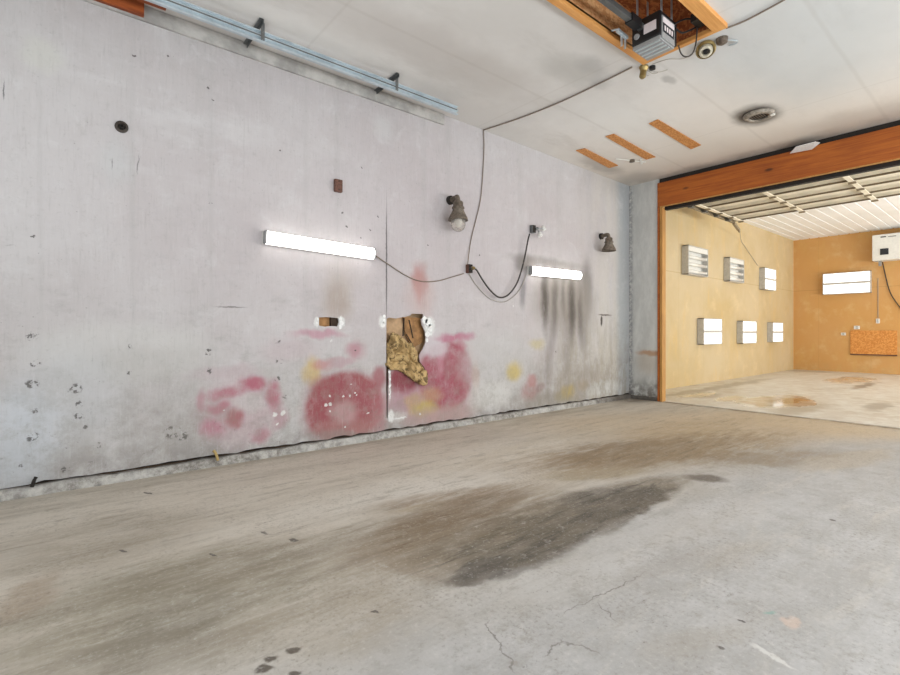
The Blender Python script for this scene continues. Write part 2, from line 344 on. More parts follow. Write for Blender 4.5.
def concrete(far=False):
    t = NT('far_concrete' if far else 'stained_concrete')
    n1 = t.noise(.55, 5, .6); n2 = t.noise(4, 8, .7); n3 = t.noise(45, 5, .75); sk = t.noise(1.3, 7, .7, size=(.45, 2.2, 1)); xs = t.sep()
    if far:
        col = t.mix(t.rng(n2, .35, .68), srgb(208, 200, 188), srgb(230, 227, 220))
        col = t.mix(t.rng(t.noise(1.6, 6, .7), .48, .72, 0, .6), col, srgb(182, 166, 142))
        v = t.warp(.5, 2.5)
        rough = t.rng(n2, .3, .7, .38, .6)
        for px, py, rx, ry, c, a in ((705, 396, .5, .22, (150, 130, 100), .5), (865, 386, 1.0, .12, (128, 112, 92), .8), (880, 407, .6, .14, (140, 128, 110), .6), (800, 408, .8, .25, (170, 156, 134), .6), (790, 401, .5, .2, (170, 130, 70), .8), (716, 388, 3, .15, (150, 138, 118), .6), (800, 371, .4, 1, (150, 140, 120), .4)):
            col = t.mix(t.math('MULTIPLY', t.blob(v, onZ(px, py, .0), (rx, ry, 9), soft=.5), a), col, srgb(*c))
        wet = None
        for px, py, rx, ry in ((698, 395, .55, .13), (775, 401, 1.1, .42), (733, 399, .5, .2), (800, 404, .5, .2), (850, 380, 1.2, .4)):
            m = t.blob(v, onZ(px, py, .0), (rx, ry, 9), soft=.35); wet = m if wet is None else t.math('MAXIMUM', wet, m)
        col = t.mix(t.math('MULTIPLY', wet, .2), col, srgb(176, 164, 146))
        n = t.n.new('ShaderNodeMix'); n.data_type = 'FLOAT'; t.L(wet, n.inputs[0]); t.L(rough, n.inputs[2]); n.inputs[3].default_value = .09
        t.bump(t.math('MULTIPLY', n2, t.math('SUBTRACT', 1.0, wet)), .3, .008)
        return t.out(col, n.outputs[0])
    col = t.mix(t.rng(n2, .35, .7), srgb(166, 164, 162), srgb(184, 182, 181))
    v = t.warp(.35, 2.6, 5); vs = t.warp(.16, 5, 6); vt = t.warp(.05, 18, 4)
    def S(ax, ay, bx, by, wpx, c, a, sf=.4, vv=None, brk=None, back=None):
        """stain: ellipse whose long axis runs between two photographed floor points"""
        nonlocal col
        A, Bp = onZ(ax, ay, 0), onZ(bx, by, 0); C = (A + Bp) / 2; d = Bp - A; ang = math.atan2(d.y, d.x)
        mx, my = (ax + bx) / 2, (ay + by) / 2; W = onZ(mx, my + wpx, 0) - onZ(mx, my, 0)
        hw = abs(W.x * -math.sin(ang) + W.y * math.cos(ang))
        m = t.blob(t.after(vv or v, col), C, (d.length / 2, hw, 9), (0, 0, ang), sf * .8)
        if brk: m = t.math('MULTIPLY', m, brk)
        col = t.mix(t.math('MULTIPLY', m, a), col, srgb(*c)); return m
    # warm brown half of the floor towards the left wall, cleaner grey half to the right
    side = t.rng(t.math('ADD', t.math('SUBTRACT', xs[1], t.math('MULTIPLY', xs[0], .04)), t.math('MULTIPLY', n1, 1.6)), 1.9, 3.3)
    col = t.mix(t.math('MULTIPLY', side, .8), col, srgb(206, 196, 181))
    skm = t.rng(sk, .42, .68)
    col = t.mix(t.math('MULTIPLY', t.math('MULTIPLY', skm, t.rng(side, 0, 1, .25, 1)), .55), col, srgb(146, 135, 119))
    col = t.mix(t.math('MULTIPLY', t.rng(t.noise(2.2, 6, .7, size=(.5, 2, 1), dist=.4), .52, .7), .5), col, srgb(196, 190, 181))
    brk = t.rng(n2, .3, .6, .55, 1); brs = t.rng(t.noise(3.2, 7, .72, size=(.6, 2.4, 1)), .34, .6, .3, 1)
    S(0, 640, 330, 560, 60, (132, 124, 104), .75, .6, brk=brs); S(0, 560, 200, 520, 26, (150, 139, 122), .55, .6, brk=brs); S(150, 590, 420, 520, 16, (134, 123, 106), .5, .6, brk=brs)
    S(120, 640, 230, 600, 28, (128, 122, 110), .4, .7, brk=brk); S(0, 600, 60, 590, 20, (150, 128, 104), .5, .6)
    S(60, 668, 260, 640, 24, (130, 122, 108), .5, .6, brk=brs); S(230, 640, 440, 600, 30, (160, 148, 130), .5, .6, brk=brs)
    S(300, 515, 620, 440, 16, (212, 206, 197), .85, .7); S(100, 515, 500, 440, 9, (202, 193, 180), .7, .7)
    S(430, 472, 580, 440, 14, (216, 209, 198), .7, .6)
    S(0, 505, 600, 402, 3, (160, 150, 134), .5, .7); S(540, 425, 890, 425, 16, (202, 182, 154), .75, .7)
    S(420, 475, 660, 415, 10, (190, 178, 158), .5, .6, brk=brs)
    S(720, 412, 900, 436, 9, (196, 176, 148), .8, .6); S(800, 470, 890, 450, 10, (176, 162, 142), .5)
    # large oil stain
    S(500, 470, 790, 432, 21, (150, 128, 98), .8, .5, brk=brs); S(560, 462, 700, 445, 15, (134, 112, 84), .7, .5, brk=brs)
    S(620, 440, 740, 420, 12, (170, 148, 116), .5, .6); S(690, 462, 830, 452, 9, (140, 122, 98), .7, .6, brk=brs)
    S(688, 478, 722, 478, 4, (82, 72, 62), .8, .5, vs); S(725, 456, 800, 462, 7, (140, 126, 106), .5)
    S(350, 568, 560, 492, 28, (128, 110, 86), .8, .5, brk=brs); S(370, 510, 540, 484, 8, (132, 110, 84), .7, .5, vs, brs)
    S(385, 560, 480, 570, 16, (146, 130, 108), .6, .5, brk=brk)
    S(410, 562, 680, 478, 25, (120, 108, 90), .82, .22, vs, brk); S(440, 580, 672, 488, 15, (98, 90, 78), .6, .3, vs, brk)
    S(448, 583, 570, 546, 12, (86, 80, 72), .6, .3, vs, brk); S(560, 500, 662, 490, 9, (70, 66, 62), .6, .4, vs, brk)
    S(500, 565, 590, 535, 10, (86, 80, 74), .7, .4, vs, brk); S(470, 540, 545, 520, 6, (128, 112, 90), .8, .5, vs)
    st2 = t.rng(t.noise(7, 7, .75, size=(.5, 2.2, 1)), .3, .62, .55, 1)
    S(470, 566, 570, 515, 34, (116, 106, 90), .7, .16, vs, st2); S(520, 545, 630, 498, 28, (104, 95, 82), .7, .16, vs, st2); S(575, 520, 664, 490, 13, (94, 86, 76), .7, .16, vs, st2)
    S(448, 586, 510, 556, 14, (80, 74, 68), .75, .16, vs, st2); S(360, 560, 470, 500, 26, (128, 110, 86), .6, .3, vs, st2); S(400, 530, 520, 492, 14, (120, 100, 76), .6, .3, vs, st2)
    S(560, 470, 720, 438, 16, (140, 120, 92), .6, .3, vs, st2)
    S(545, 478, 640, 470, 6, (160, 144, 118), .7, .5, vs); S(395, 515, 450, 500, 5, (170, 156, 134), .5, .5)
    # cleaner pale concrete below the stain
    S(500, 600, 640, 560, 14, (190, 187, 184), .5, .6); S(600, 560, 760, 500, 22, (190, 186, 182), .5, .6)
    S(700, 560, 760, 548, 14, (160, 152, 142), .4, .8); S(640, 655, 740, 620, 14, (162, 156, 148), .6, .8); S(620, 580, 700, 555, 10, (158, 152, 146), .45, .7, vs)
    ss = t.noise(6, 8, .8, size=(.35, 2.6, 1), dist=.3)
    S(430, 575, 668, 480, 30, (62, 57, 50), .75, .3, vs, t.rng(ss, .48, .62)); S(420, 560, 640, 490, 22, (172, 158, 134), .5, .3, vs, t.rng(ss, .44, .34))
    S(360, 560, 520, 490, 30, (104, 84, 58), .6, .5, vs, t.rng(ss, .5, .64)); S(520, 470, 760, 435, 18, (112, 92, 66), .6, .5, vs, t.rng(ss, .5, .64))
    # chalky crumbled band and scuffs between the cracks
    S(560, 600, 740, 505, 14, (150, 143, 134), .5, .6, vs, t.rng(t.noise(9, 7, .8), .5, .62)); S(480, 650, 660, 620, 22, (150, 144, 136), .5, .7, vs, t.rng(t.noise(8, 7, .8), .52, .62))
    S(660, 480, 800, 455, 12, (150, 142, 132), .5, .6, vs, t.rng(t.noise(9, 7, .8), .5, .62))
    # splashes
    for x_, y_, a_, b_ in ((292, 651, 8, 2.5), (270, 659, 6, 3), (264, 669, 9, 4), (295, 674, 8, 3)):
        S(x_ - a_, y_ + 1, x_ + a_, y_ - 1, b_, (74, 64, 54), .85, .4, vt)
    S(752, 644, 792, 668, 2.2, (210, 208, 204), .8, .4, vt); S(776, 618, 792, 622, 4, (206, 182, 166), .6, .6); S(763, 613, 775, 612, 1.5, (120, 160, 150), .6, .5, vt)
    for x_, y_, b_ in ((293, 540, 1.5), (123, 551, 1.3), (148, 493, .9), (213, 555, 1.2), (722, 648, 1.5), (832, 520, .8), (741, 621, 1), (375, 612, 1.2), (264, 533, .9)):
        S(x_ - 4, y_ - 1, x_ + 4, y_ + 1, b_, (70, 64, 60), .8, .3, vt)
    # cracks
    cr = t.warp(.14, 8, 5)
    for q in ((484, 618, 500, 650), (500, 650, 512, 672), (600, 604, 616, 618), (560, 640, 596, 655), (566, 612, 640, 575), (545, 655, 560, 640)):
        A, Bp = onZ(q[0], q[1], 0), onZ(q[2], q[3], 0); C = (A + Bp) / 2; d = Bp - A
        m = t.blob(t.after(cr, col), C, (d.length / 2, .0045, 9), (0, 0, math.atan2(d.y, d.x)), .5)
        col = t.mix(t.math('MULTIPLY', t.math('MULTIPLY', m, brk), .7), col, srgb(104, 98, 92))
    pit = t.math('MULTIPLY', t.rng(t.noise(26, 6, .8), .6, .66), t.blob(v, onZ(590, 625, 0), (1.2, .6, 9), (0, 0, .6), .6))
    col = t.mix(t.math('MULTIPLY', pit, .6), col, srgb(112, 106, 100))
    col = t.mix(t.math('MULTIPLY', t.rng(n3, .5, .7), t.rng(t.noise(2.4, 5, .7), .38, .66, .12, .7)), col, srgb(118, 110, 100))
    col = t.mix(t.math('MULTIPLY', t.rng(n3, .46, .3), .4), col, srgb(208, 205, 200))
    sk2 = t.noise(4.5, 7, .75, size=(.4, 2.6, 1)); col = t.mix(t.math('MULTIPLY', t.rng(sk2, .52, .66), t.rng(side, 0, 1, .12, .42)), col, srgb(120, 110, 94)); col = t.mix(t.math('MULTIPLY', t.rng(sk2, .45, .32), t.rng(side, 0, 1, .1, .35)), col, srgb(206, 199, 188))
    n4 = t.noise(11, 6, .8); col = t.mix(t.rng(n4, .52, .68, 0, .4), col, srgb(140, 132, 121)); col = t.mix(t.rng(n4, .45, .32, 0, .3), col, srgb(206, 203, 198))
    col = t.mix(t.rng(t.noise(22, 6, .75, size=(.5, 2.2, 1)), .62, .7, 0, .4), col, srgb(110, 100, 88))
    # damp seam in front of the opening
    m = t.math('MULTIPLY', t.rng(xs[0], 7.85, 8.1), t.rng(n2, .35, .55)); col = t.mix(t.math('MULTIPLY', m, .6), col, srgb(150, 130, 104))
    wob = t.math('ADD', xs[0], t.math('MULTIPLY', t.math('SUBTRACT', t.noise(2.2, 6, .7), .5), .16))
    m = t.math('MULTIPLY', t.rng(t.math('ABSOLUTE', t.math('SUBTRACT', wob, 8.07)), .05, .012), t.rng(t.noise(5, 5), .35, .55)); col = t.mix(t.math('MULTIPLY', m, .8), col, srgb(96, 82, 64))
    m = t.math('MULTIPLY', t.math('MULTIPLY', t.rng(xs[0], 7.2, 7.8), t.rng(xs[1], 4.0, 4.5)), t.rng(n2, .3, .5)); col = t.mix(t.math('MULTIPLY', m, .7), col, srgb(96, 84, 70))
    t.bump(t.math('ADD', n2, t.math('MULTIPLY', n3, .35)), .35, .008)
    return t.out(col, t.rng(n2, .3, .7, .55, .8))

def yellow_wall():
    t = NT('yellow_plywood'); n1 = t.noise(.7, 5); xs = t.sep()
    col = t.mix(t.rng(n1, .3, .7), srgb(194, 170, 124), srgb(204, 184, 148))
    col = t.mix(t.math('MULTIPLY', t.rng(xs[0], 17.9, 17.99), .7), col, srgb(212, 148, 66))  # deeper orange on the back wall, partly lighting put into the colour
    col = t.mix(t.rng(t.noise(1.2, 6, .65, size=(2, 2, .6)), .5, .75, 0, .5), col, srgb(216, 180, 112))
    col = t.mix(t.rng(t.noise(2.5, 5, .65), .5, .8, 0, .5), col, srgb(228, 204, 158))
    g = t.math('ABSOLUTE', t.math('SUBTRACT', xs[2], 2.44)); col = t.mix(t.rng(g, .012, .003, 0, .4), col, srgb(160, 120, 60))
    for a_, st in ((0, 1.22), (1, 1.22)):
        f = t.math('ABSOLUTE', t.math('SUBTRACT', t.math('FRACT', t.math('DIVIDE', xs[a_], st)), .5)); col = t.mix(t.rng(f, .006, .002, 0, .25), col, srgb(170, 130, 70))
    col = t.mix(t.math('MULTIPLY', t.rng(xs[2], .35, .05), t.math('MULTIPLY', t.rng(t.noise(3, 5), .4, .7), .4)), col, srgb(190, 160, 110))
    t.bump(t.noise(40, 3), .1, .003)
    return t.out(col, .6)

def wood(name, c1, c2, ax=1, scale=1.0, knots=True, rough=.6):
    t = NT(name); s = [14, 14, 14]; s[ax] = .7
    g = t.noise(scale * 2, 6, .7, size=tuple(s), dist=.6)
    col = t.mix(t.rng(g, .3, .7), c1, c2)
    col = t.mix(t.rng(t.noise(1.1, 4), .4, .75, 0, .5), col, tuple(x * .7 for x in c1[:3]) + (1,))
    if knots:
        s2 = [1, 1, 1]; s2[ax] = .4
        col = t.mix(t.rng(t.voro(3.2, tuple(s2)), .10, .03, 0, .85), col, tuple(x * .2 for x in c1[:3]) + (1,))
    t.bump(g, .2, .004)
    return t.out(col, rough)
def osb(name, c1, c2, c3, scale=1):
    t = NT(name); v = t.warp(.05, 9)
    n = t.n.new('ShaderNodeTexVoronoi'); t.L(t.vmath('MULTIPLY', v, (1, 2.2, 2)), n.inputs['Vector']); n.inputs['Scale'].default_value = 22 * scale
    f = t.sep(n.outputs['Color'])[0]
    col = t.mix(t.rng(f, .2, .8), c1, c2); col = t.mix(t.rng(t.noise(50 * scale, 4, .8), .55, .7, 0, .7), col, c3)
    t.bump(f, .3, .003); return t.out(col, .7)
def galv(name='galvanised_steel', c=(188, 198, 204)):
    t = NT(name); f = t.noise(6, 3); col = t.mix(t.rng(f, .3, .7), srgb(*c), srgb(*[min(255, x + 18) for x in c]))
    return t.out(col, .35, .55)
def glass(name, tint=(.85, .82, .76, 1), alpha=.35):
    t = NT(name); t.b.inputs['Transmission Weight'].default_value = .75; t.b.inputs['IOR'].default_value = 1.3
    col = t.mix(t.rng(t.noise(30, 4), .4, .7), tint, tuple(x * .8 for x in tint[:3]) + (1,)); return t.out(col, .22)

M = dict(
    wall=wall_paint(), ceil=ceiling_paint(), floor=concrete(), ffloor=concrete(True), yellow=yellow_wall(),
    beam=wood('stained_header', srgb(150, 72, 16), srgb(184, 102, 30), 1, 1),
    post=wood('pale_stud', srgb(168, 116, 54), srgb(200, 150, 82), 2, 1, False),
    frame=wood('fir_board', srgb(206, 140, 72), srgb(232, 172, 102), 0, 1.4),
    framey=wood('fir_board_cross', srgb(206, 140, 72), srgb(228, 168, 98), 1, 1.4),
    redwood=wood('red_stained_ply', srgb(120, 52, 18), srgb(178, 92, 40), 0, .6),
    osbd=osb('dark_strand_board', srgb(140, 74, 34), srgb(186, 116, 66), srgb(84, 42, 20)),
    osbl=osb('light_strand_board', srgb(196, 136, 84), srgb(222, 172, 120), srgb(140, 88, 50), 1.5),
    strip=osb('strip_strand_board', srgb(182, 116, 58), srgb(208, 148, 86), srgb(120, 70, 32), 2),
    board=osb('orange_strand_board', srgb(206, 132, 60), srgb(226, 160, 86), srgb(170, 94, 40), .8),
    galv=galv(), dgalv=galv('dull_steel', (96, 98, 98)), black=plain('black_plastic', srgb(26, 26, 28), .45), dark=plain('dark_grime_and_shade', srgb(42, 37, 33), .9),
    grey=plain('grey_enamel', srgb(150, 150, 150), .45), white=plain('white_enamel', srgb(232, 230, 224), .4, var=.05),
    label=plain('pale_label', srgb(226, 214, 214), .6, var=.05), ink=plain('dark_ink', srgb(38, 40, 46), .5),
    rust=plain('rusty_brown_steel', srgb(104, 70, 58), .7, .1, .4, 60), bronze=plain('weathered_bronze_metal', srgb(112, 100, 88), .55, .35, .4, 40),
    globe=glass('dusty_glass', (.86, .81, .76, 1)), cord=plain('black_cord', srgb(56, 50, 46), .6), wire=plain('brown_cable', srgb(128, 114, 100), .6), wirey=plain('pale_cable', srgb(168, 160, 150), .6),
    lit=emit('lit_tube', (1, 1, .93, 1), 5.0), litw=emit('lit_booth_tube', (1, .99, .95, 1), 1.5), unlit=plain('unlit_tube_glass', srgb(238, 234, 226), .25, var=.04),
    ply=plain('kraft_backed_board', srgb(204, 168, 130), .8, 0, .3, 6), wood_in=plain('cavity_lath', srgb(176, 130, 84), .8, 0, .4, 12),
    plaster=plain('broken_plaster', srgb(232, 231, 230), .9, 0, .1, 40), porcelain=plain('yellowed_porcelain', srgb(200, 192, 172), .35, 0, .3, 40),
    brass=plain('dull_brass', srgb(150, 130, 84), .4, .7), tan=plain('cream_door_steel', srgb(238, 228, 208), .5, 0, .1, 4),
    tand=plain('cream_stiffener_steel', srgb(150, 134, 108), .5, 0, .15, 6), gap=plain('cavity_shadow_board', srgb(60, 46, 34), .9),
    rib=plain('brown_stiffener_steel', srgb(112, 94, 68), .6, 0, .15, 6), wgrey=plain('light_grey_enamel', srgb(196, 192, 186), .45),
    ventrim=plain('soiled_rim', srgb(150, 140, 128), .5, 0, .5, 25),
    porcelain2=plain('chipped_white_glaze', srgb(222, 220, 216), .4, 0, .4, 60),
    rope=plain('straw', srgb(176, 150, 98), .8),
)
def insul():
    t = NT('glass_wool'); n = t.noise(5, 5, .6, dist=1.2); col = t.mix(t.rng(n, .38, .6), srgb(132, 106, 66), srgb(198, 168, 118)); col = t.mix(t.rng(t.noise(9, 5, .7, dist=1.5), .53, .6, 0, .75), col, srgb(70, 52, 30))
    t.bump(n, .4, .01); return t.out(col, .9)
M['insul'] = insul()
def curb():
    t = NT('crumbling_curb'); n = t.noise(9, 8, .8); col = t.mix(t.rng(n, .35, .65), srgb(112, 106, 100), srgb(192, 189, 184))
    col = t.mix(t.rng(t.noise(1.3, 4), .45, .65, 0, .5), col, srgb(196, 194, 192)); col = t.mix(t.rng(t.sep()[2], .05, .09, 0, .55), col, srgb(92, 87, 82))
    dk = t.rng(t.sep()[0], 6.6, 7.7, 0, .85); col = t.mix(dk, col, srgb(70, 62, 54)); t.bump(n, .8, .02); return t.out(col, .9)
M['curb'] = curb()
def endpaint():
    t = NT('end_wall_paint'); xs = t.sep(); n = t.noise(3, 6, .7, size=(1, 2, .7))
    col = t.mix(t.rng(n, .35, .7), srgb(186, 185, 182), srgb(206, 205, 201)); col = t.mix(t.rng(t.noise(14, 6, .8), .6, .7, 0, .5), col, srgb(140, 136, 130))
    v = t.warp(.1, 6); p = onX(650, 353, X1); col = t.mix(t.math('MULTIPLY', t.blob(v, p, (9, .22, .05), soft=.6), .8), col, srgb(172, 120, 76))
    p = onX(648, 362, X1); col = t.mix(t.math('MULTIPLY', t.blob(v, p, (9, .2, .2), soft=.6), .4), col, srgb(176, 156, 132))
    m = t.math('MULTIPLY', t.rng(xs[2], .5, .08), t.rng(t.noise(7, 5), .35, .6)); col = t.mix(t.math('MULTIPLY', m, .8), col, srgb(88, 80, 70))
    e = t.math('MULTIPLY', t.rng(xs[1], 4.6, 4.67), t.rng(t.noise(18, 5, .8), .4, .55)); col = t.mix(t.math('MULTIPLY', e, .6), col, srgb(96, 98, 104))
    t.bump(n, .2, .005); return t.out(col, .75)
M['endwall'] = endpaint()
def ribbed():
    t = NT('white_ribbed_steel'); xs = t.sep(); f = t.math('FRACT', t.math('DIVIDE', xs[1], .24)); g = t.math('ABSOLUTE', t.math('SUBTRACT', f, .5))
    col = t.mix(t.rng(t.noise(1, 4), .35, .7), srgb(238, 238, 236), srgb(246, 246, 246)); 
    return t.out(col, .5)
M['ribbed'] = ribbed()

# ------------------------------------------------------------------ structure
def struct(o, label): o['kind'] = 'structure'; o['label'] = label; return o
struct(MB().span((-3.6, -4.6, -.15), (8.12, 5.1, 0)).build('floor', M['floor']), 'worn grey concrete floor with a large dark oil stain')
struct(MB().span((8.135, -4.6, -.15), (18.3, 5.1, .005)).build('floor', M['ffloor']), 'damp pale concrete floor of the yellow room beyond the opening')
struct(MB().span((8.10, -4.6, -.15), (8.15, 5.1, -.02)).build('trim_1', M['dark']), 'dark joint between the two concrete floors')

# left wall with torn openings (real holes through the sheeting)
def hole_wall():
    bm = bmesh.new(); Y = WY
    def loop(pts):
        vs = [bm.verts.new(p) for p in pts]; return [bm.edges.new((vs[i], vs[(i + 1) % len(vs)])) for i in range(len(vs))]
    top = [Vector((X1, Y, zc(X1) + .03)), Vector((3.9, Y, 3.9)), Vector((-3.6, Y, 3.9))]
    bot = []; x = -3.6; rnd = random.Random(3)
    while x < X1: bot.append(Vector((x, Y, .088 + rnd.uniform(-.008, .012)))); x += .09
    bot.append(Vector((X1, Y, .09)))
    E = loop(bot + top)
    px1 = [(386.5, 319), (389, 317.5), (396, 318.5), (403, 317), (405, 317), (411, 315), (411.5, 313.5), (423, 314), (423.5, 318), (421, 319), (422, 325), (425, 331), (426, 337), (425.5, 343), (423, 349), (421, 352), (419, 356), (420, 362), (424, 367), (427, 374), (425, 382), (420, 384), (412, 380), (404, 374), (398, 370), (394, 369.5), (388.6, 369.5), (388.0, 390), (387.8, 418), (386.6, 418), (386.2, 390), (386.2, 350)]
    E += loop([onY(a, b, Y) for a, b in px1])
    px2 = [(319, 317.5), (326, 317), (333, 317.6), (338, 318), (339, 322), (337.5, 326.5), (331, 326), (325, 326.8), (319, 325.5)]
    E += loop([onY(a, b, Y) for a, b in px2])
    c = onY(121.5, 127, Y); E += loop([c + Vector((.03 * math.cos(k * .7854), 0, .034 * math.sin(k * .7854))) for k in range(8)])
    bmesh.ops.triangle_fill(bm, edges=E, use_beauty=True)
    r = bmesh.ops.extrude_face_region(bm, geom=list(bm.faces)); vs = [g for g in r['geom'] if isinstance(g, bmesh.types.BMVert)]
    bmesh.ops.translate(bm, verts=vs, vec=(0, .014, 0))
    mb = MB(); mb.bm.free(); mb.bm = bm; return mb
struct(hole_wall().build('wall_left', M['wall']), 'grey-white painted plywood wall with faded pink graffiti, soot and torn holes')
# framing cavity behind the sheeting
struct(MB().span((-3.6, WY + .11, 0), (X1, WY + .16, 3.9)).build('wall_left_backing', M['ply']), 'kraft-coloured back of the wall cavity seen through the holes')
struct(MB().span((-3.6, WY + .018, 0), (X1, WY + .105, .08)).build('wall_left_sill', M['gap']), 'dark sole plate inside the left wall')

# end wall
yA = WY
struct(MB().span((X1, OPY + .07, 0.06), (X1 + .14, WY + .2, zc(X1) + .03)).build('wall_end', M['endwall']), 'short grey painted return wall between the corner and the opening')
struct(MB().span((X1 + .02, -4.6, 3.72), (X1 + .16, OPY + .07, 4.1)).build('wall_end', M['dark']), 'dark framing above the header beam')
# header beam and posts
struct(MB().span((X1 - .03, -4.6, 3.315), (X1 + .06, OPY + .06, 3.715)).build('trim_2', M['beam'], bevel=.004), 'orange stained timber header beam over the opening')
struct(MB().span((X1 + .061, -4.6, 3.26), (X1 + .14, OPY + .0, 3.66)).build('trim_3', M['dark']), 'dark board standing in for the unlit gap under the header beam')  # near-black board drawn as the shaded gap below the beam
struct(MB().span((X1 - .03, -4.6, 3.302), (X1 + .0, OPY + .04, 3.314)).build('trim_4', M['post']), 'thin pale strip under the header beam')
mb = MB().span((X1 - .02, OPY, 0), (X1 + .10, OPY + .045, 3.30))
struct(mb.build('trim_5', M['post'], bevel=.004), 'pale timber post at the left edge of the opening')
struct(MB().span((X1 - .025, OPY + .052, .0), (X1 + .0, OPY + .085, 3.72)).build('trim_6', M['beam'], bevel=.003), 'reddish brown edge strip beside the post')

# ceiling with the recess hole
RX0, RX1, RY0, RY1 = 1.6, 4.52, 1.78, 2.44
def ceil_mesh():
    mb = MB(); xs = [-3.6, RX0, 3.9, RX1, X1 + .02]; ys = [-4.6, RY0, RY1, WY + .02]
    for i in range(4):
        for j in range(3):
            if j == 1 and i in (1, 2): continue
            a, b, c, d = xs[i], xs[i + 1], ys[j], ys[j + 1]
            v = [mb.bm.verts.new((x, y, zc(x))) for x, y in ((a, c), (b, c), (b, d), (a, d))]; mb.bm.faces.new(v[::-1])
    bmesh.ops.remove_doubles(mb.bm, verts=mb.bm.verts, dist=1e-4)
    r = bmesh.ops.extrude_face_region(mb.bm, geom=list(mb.bm.faces)); bmesh.ops.translate(mb.bm, verts=[g for g in r['geom'] if isinstance(g, bmesh.types.BMVert)], vec=(0, 0, .02))
    return mb
struct(ceil_mesh().build('ceiling', M['ceil']), 'smoke-stained off-white painted ceiling')
# far ceiling: ribbed steel sheets
mb = MB(); y = -4.6; prof = []
while y < 5.1:
    prof += [(y, H2), (y + .195, H2), (y + .205, H2 + .014), (y + .235, H2 + .014)]; y += .24
va = [mb.bm.verts.new((8.2, a, b)) for a, b in prof]; vb = [mb.bm.verts.new((18.2, a, b)) for a, b in prof]
for i in range(len(prof) - 1): mb.bm.faces.new((va[i], va[i + 1], vb[i + 1], vb[i]))
struct(mb.build('ceiling', M['ribbed']), 'white ribbed steel ceiling of the yellow room')
struct(MB().span((8.2, FY, 0), (18.2, FY + .15, H2 + .05)).build('wall_far_left', M['yellow']), 'yellow painted side wall of the far room')
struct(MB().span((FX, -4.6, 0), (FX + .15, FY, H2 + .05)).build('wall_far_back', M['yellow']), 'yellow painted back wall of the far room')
struct(MB().span((8.2, -4.75, 0), (18.2, -4.6, H2 + .05)).build('wall_far_right', M['yellow']), 'yellow painted wall of the far room out of view')
struct(MB().span((8.2, OPY + .09, 0), (8.26, FY, H2)).build('wall_far_front', M['yellow']), 'far side of the short return wall')
struct(MB().span((-3.6, -4.75, 0), (8.2, -4.6, 3.9)).build('wall_right', M['endwall']), 'painted wall opposite the graffiti wall')
struct(MB().span((-3.75, -4.75, 0), (-3.6, 5.1, 3.9)).build('wall_back', M['endwall']), 'painted wall behind the viewpoint')

# crumbling curb along the base
def curb_mesh(a, b, axis):
    mb = MB(); rnd = random.Random(5); n = 90 if axis == 0 else 10; rows = []
    for i in range(n + 1):
        s = a + (b - a) * i / n; h = .074 + rnd.uniform(-.008, .008); d = .035 + rnd.uniform(-.006, .006)
        if axis == 0: P = [(s, WY + .03, 0), (s, WY - d, 0), (s, WY - d + .004, h * .55), (s, WY - d + .012, h), (s, WY + .03, h)]
        else: P = [(X1 + .02, s, 0), (X1 - d * .6, s, 0), (X1 - d * .6, s, h * .4), (X1 - .01, s, h * .8), (X1 + .02, s, h * .8)]
        rows.append([mb.bm.verts.new(p) for p in P])
    for A, B in zip(rows, rows[1:]):
        for k in range(5): mb.bm.faces.new((A[k], A[(k + 1) % 5], B[(k + 1) % 5], B[k]))
    mb.bm.faces.new(rows[0]); mb.bm.faces.new(rows[-1][::-1]); return mb
struct(curb_mesh(-3.6, X1, 0).build('baseboard_left', M['curb']), 'crumbling grey concrete curb along the foot of the left wall')
struct(curb_mesh(OPY + .09, WY, 1).build('baseboard_end', M['curb']), 'dark rotten footing under the short return wall')
# corner batten, ceiling edge board
struct(MB().span((X1 - .02, WY - .02, .09), (X1, WY, zc(X1))).build('trim_7', M['endwall']), 'narrow batten in the corner')
mb = MB().span((-3.6, WY - .022, 3.735), (3.78, WY, 3.86))
M['edge'] = plain('edge_board_paint', srgb(178, 174, 170), .8, 0, .3, 5)
struct(mb.build('trim_8', M['edge']), 'grey edge board between left wall and ceiling')
struct(MB().span((3.62, WY - .014, zc(5.5) - .03), (X1, WY, zc(5.5) + .03)).build('trim_9', M['edge']), 'narrow pale bead along the ceiling edge') if False else None

# ------------------------------------------------------------------ overhead door of the far room, raised
DZ = 3.62; door = empty('door_1', (8.6, 0, DZ)); struct(door, 'cream steel overhead door raised flat below the ribbed ceiling')
joints = [8.25, 8.72, 9.28, 9.86, 10.42, 10.98, 11.52]
for i in range(6):
    a, b = joints[i] + .012, joints[i + 1] - .012
    mb = MB().span((a, -2.6, DZ + .02), (b, 4.16, DZ + .045)); mb.span((a, -2.6, DZ - .005), (a + .05, 4.16, DZ + .02)); mb.span((b - .05, -2.6, DZ - .03), (b, 4.16, DZ + .02))
    p = mb.build('door_panel', M['tan'], door)
    mb = MB().span((b - .07, -2.6, DZ - .045), (b - .064, 4.16, DZ - .03)).span((b - .012, -2.6, DZ - .045), (b - .006, 4.16, DZ - .03)).span((b - .07, -2.6, DZ - .036), (b - .006, 4.16, DZ - .03))
    mb.build('stiffener', M['rib'], p)
    for Y_ in (4.1, 3.0, 1.9, .8, -.3, -1.4):
        s = MB().span((a, Y_ - .035, DZ - .062), (b, Y_ + .035, DZ - .047)).build('stile', M['tan'], door)
        h = MB().span((b - .03, Y_ - .05, DZ - .072), (b + .05, Y_ + .05, DZ - .063)); h.tube([(b + .012, Y_ - .05, DZ - .075), (b + .012, Y_ + .05, DZ - .075)], .014)
        h.build('hinge', M['tand'], s)
tr = empty('door_track', (8.3, 4.22, 3.55)); tag(tr, 'galvanised track carrying the left edge of the cream overhead door', 'track')
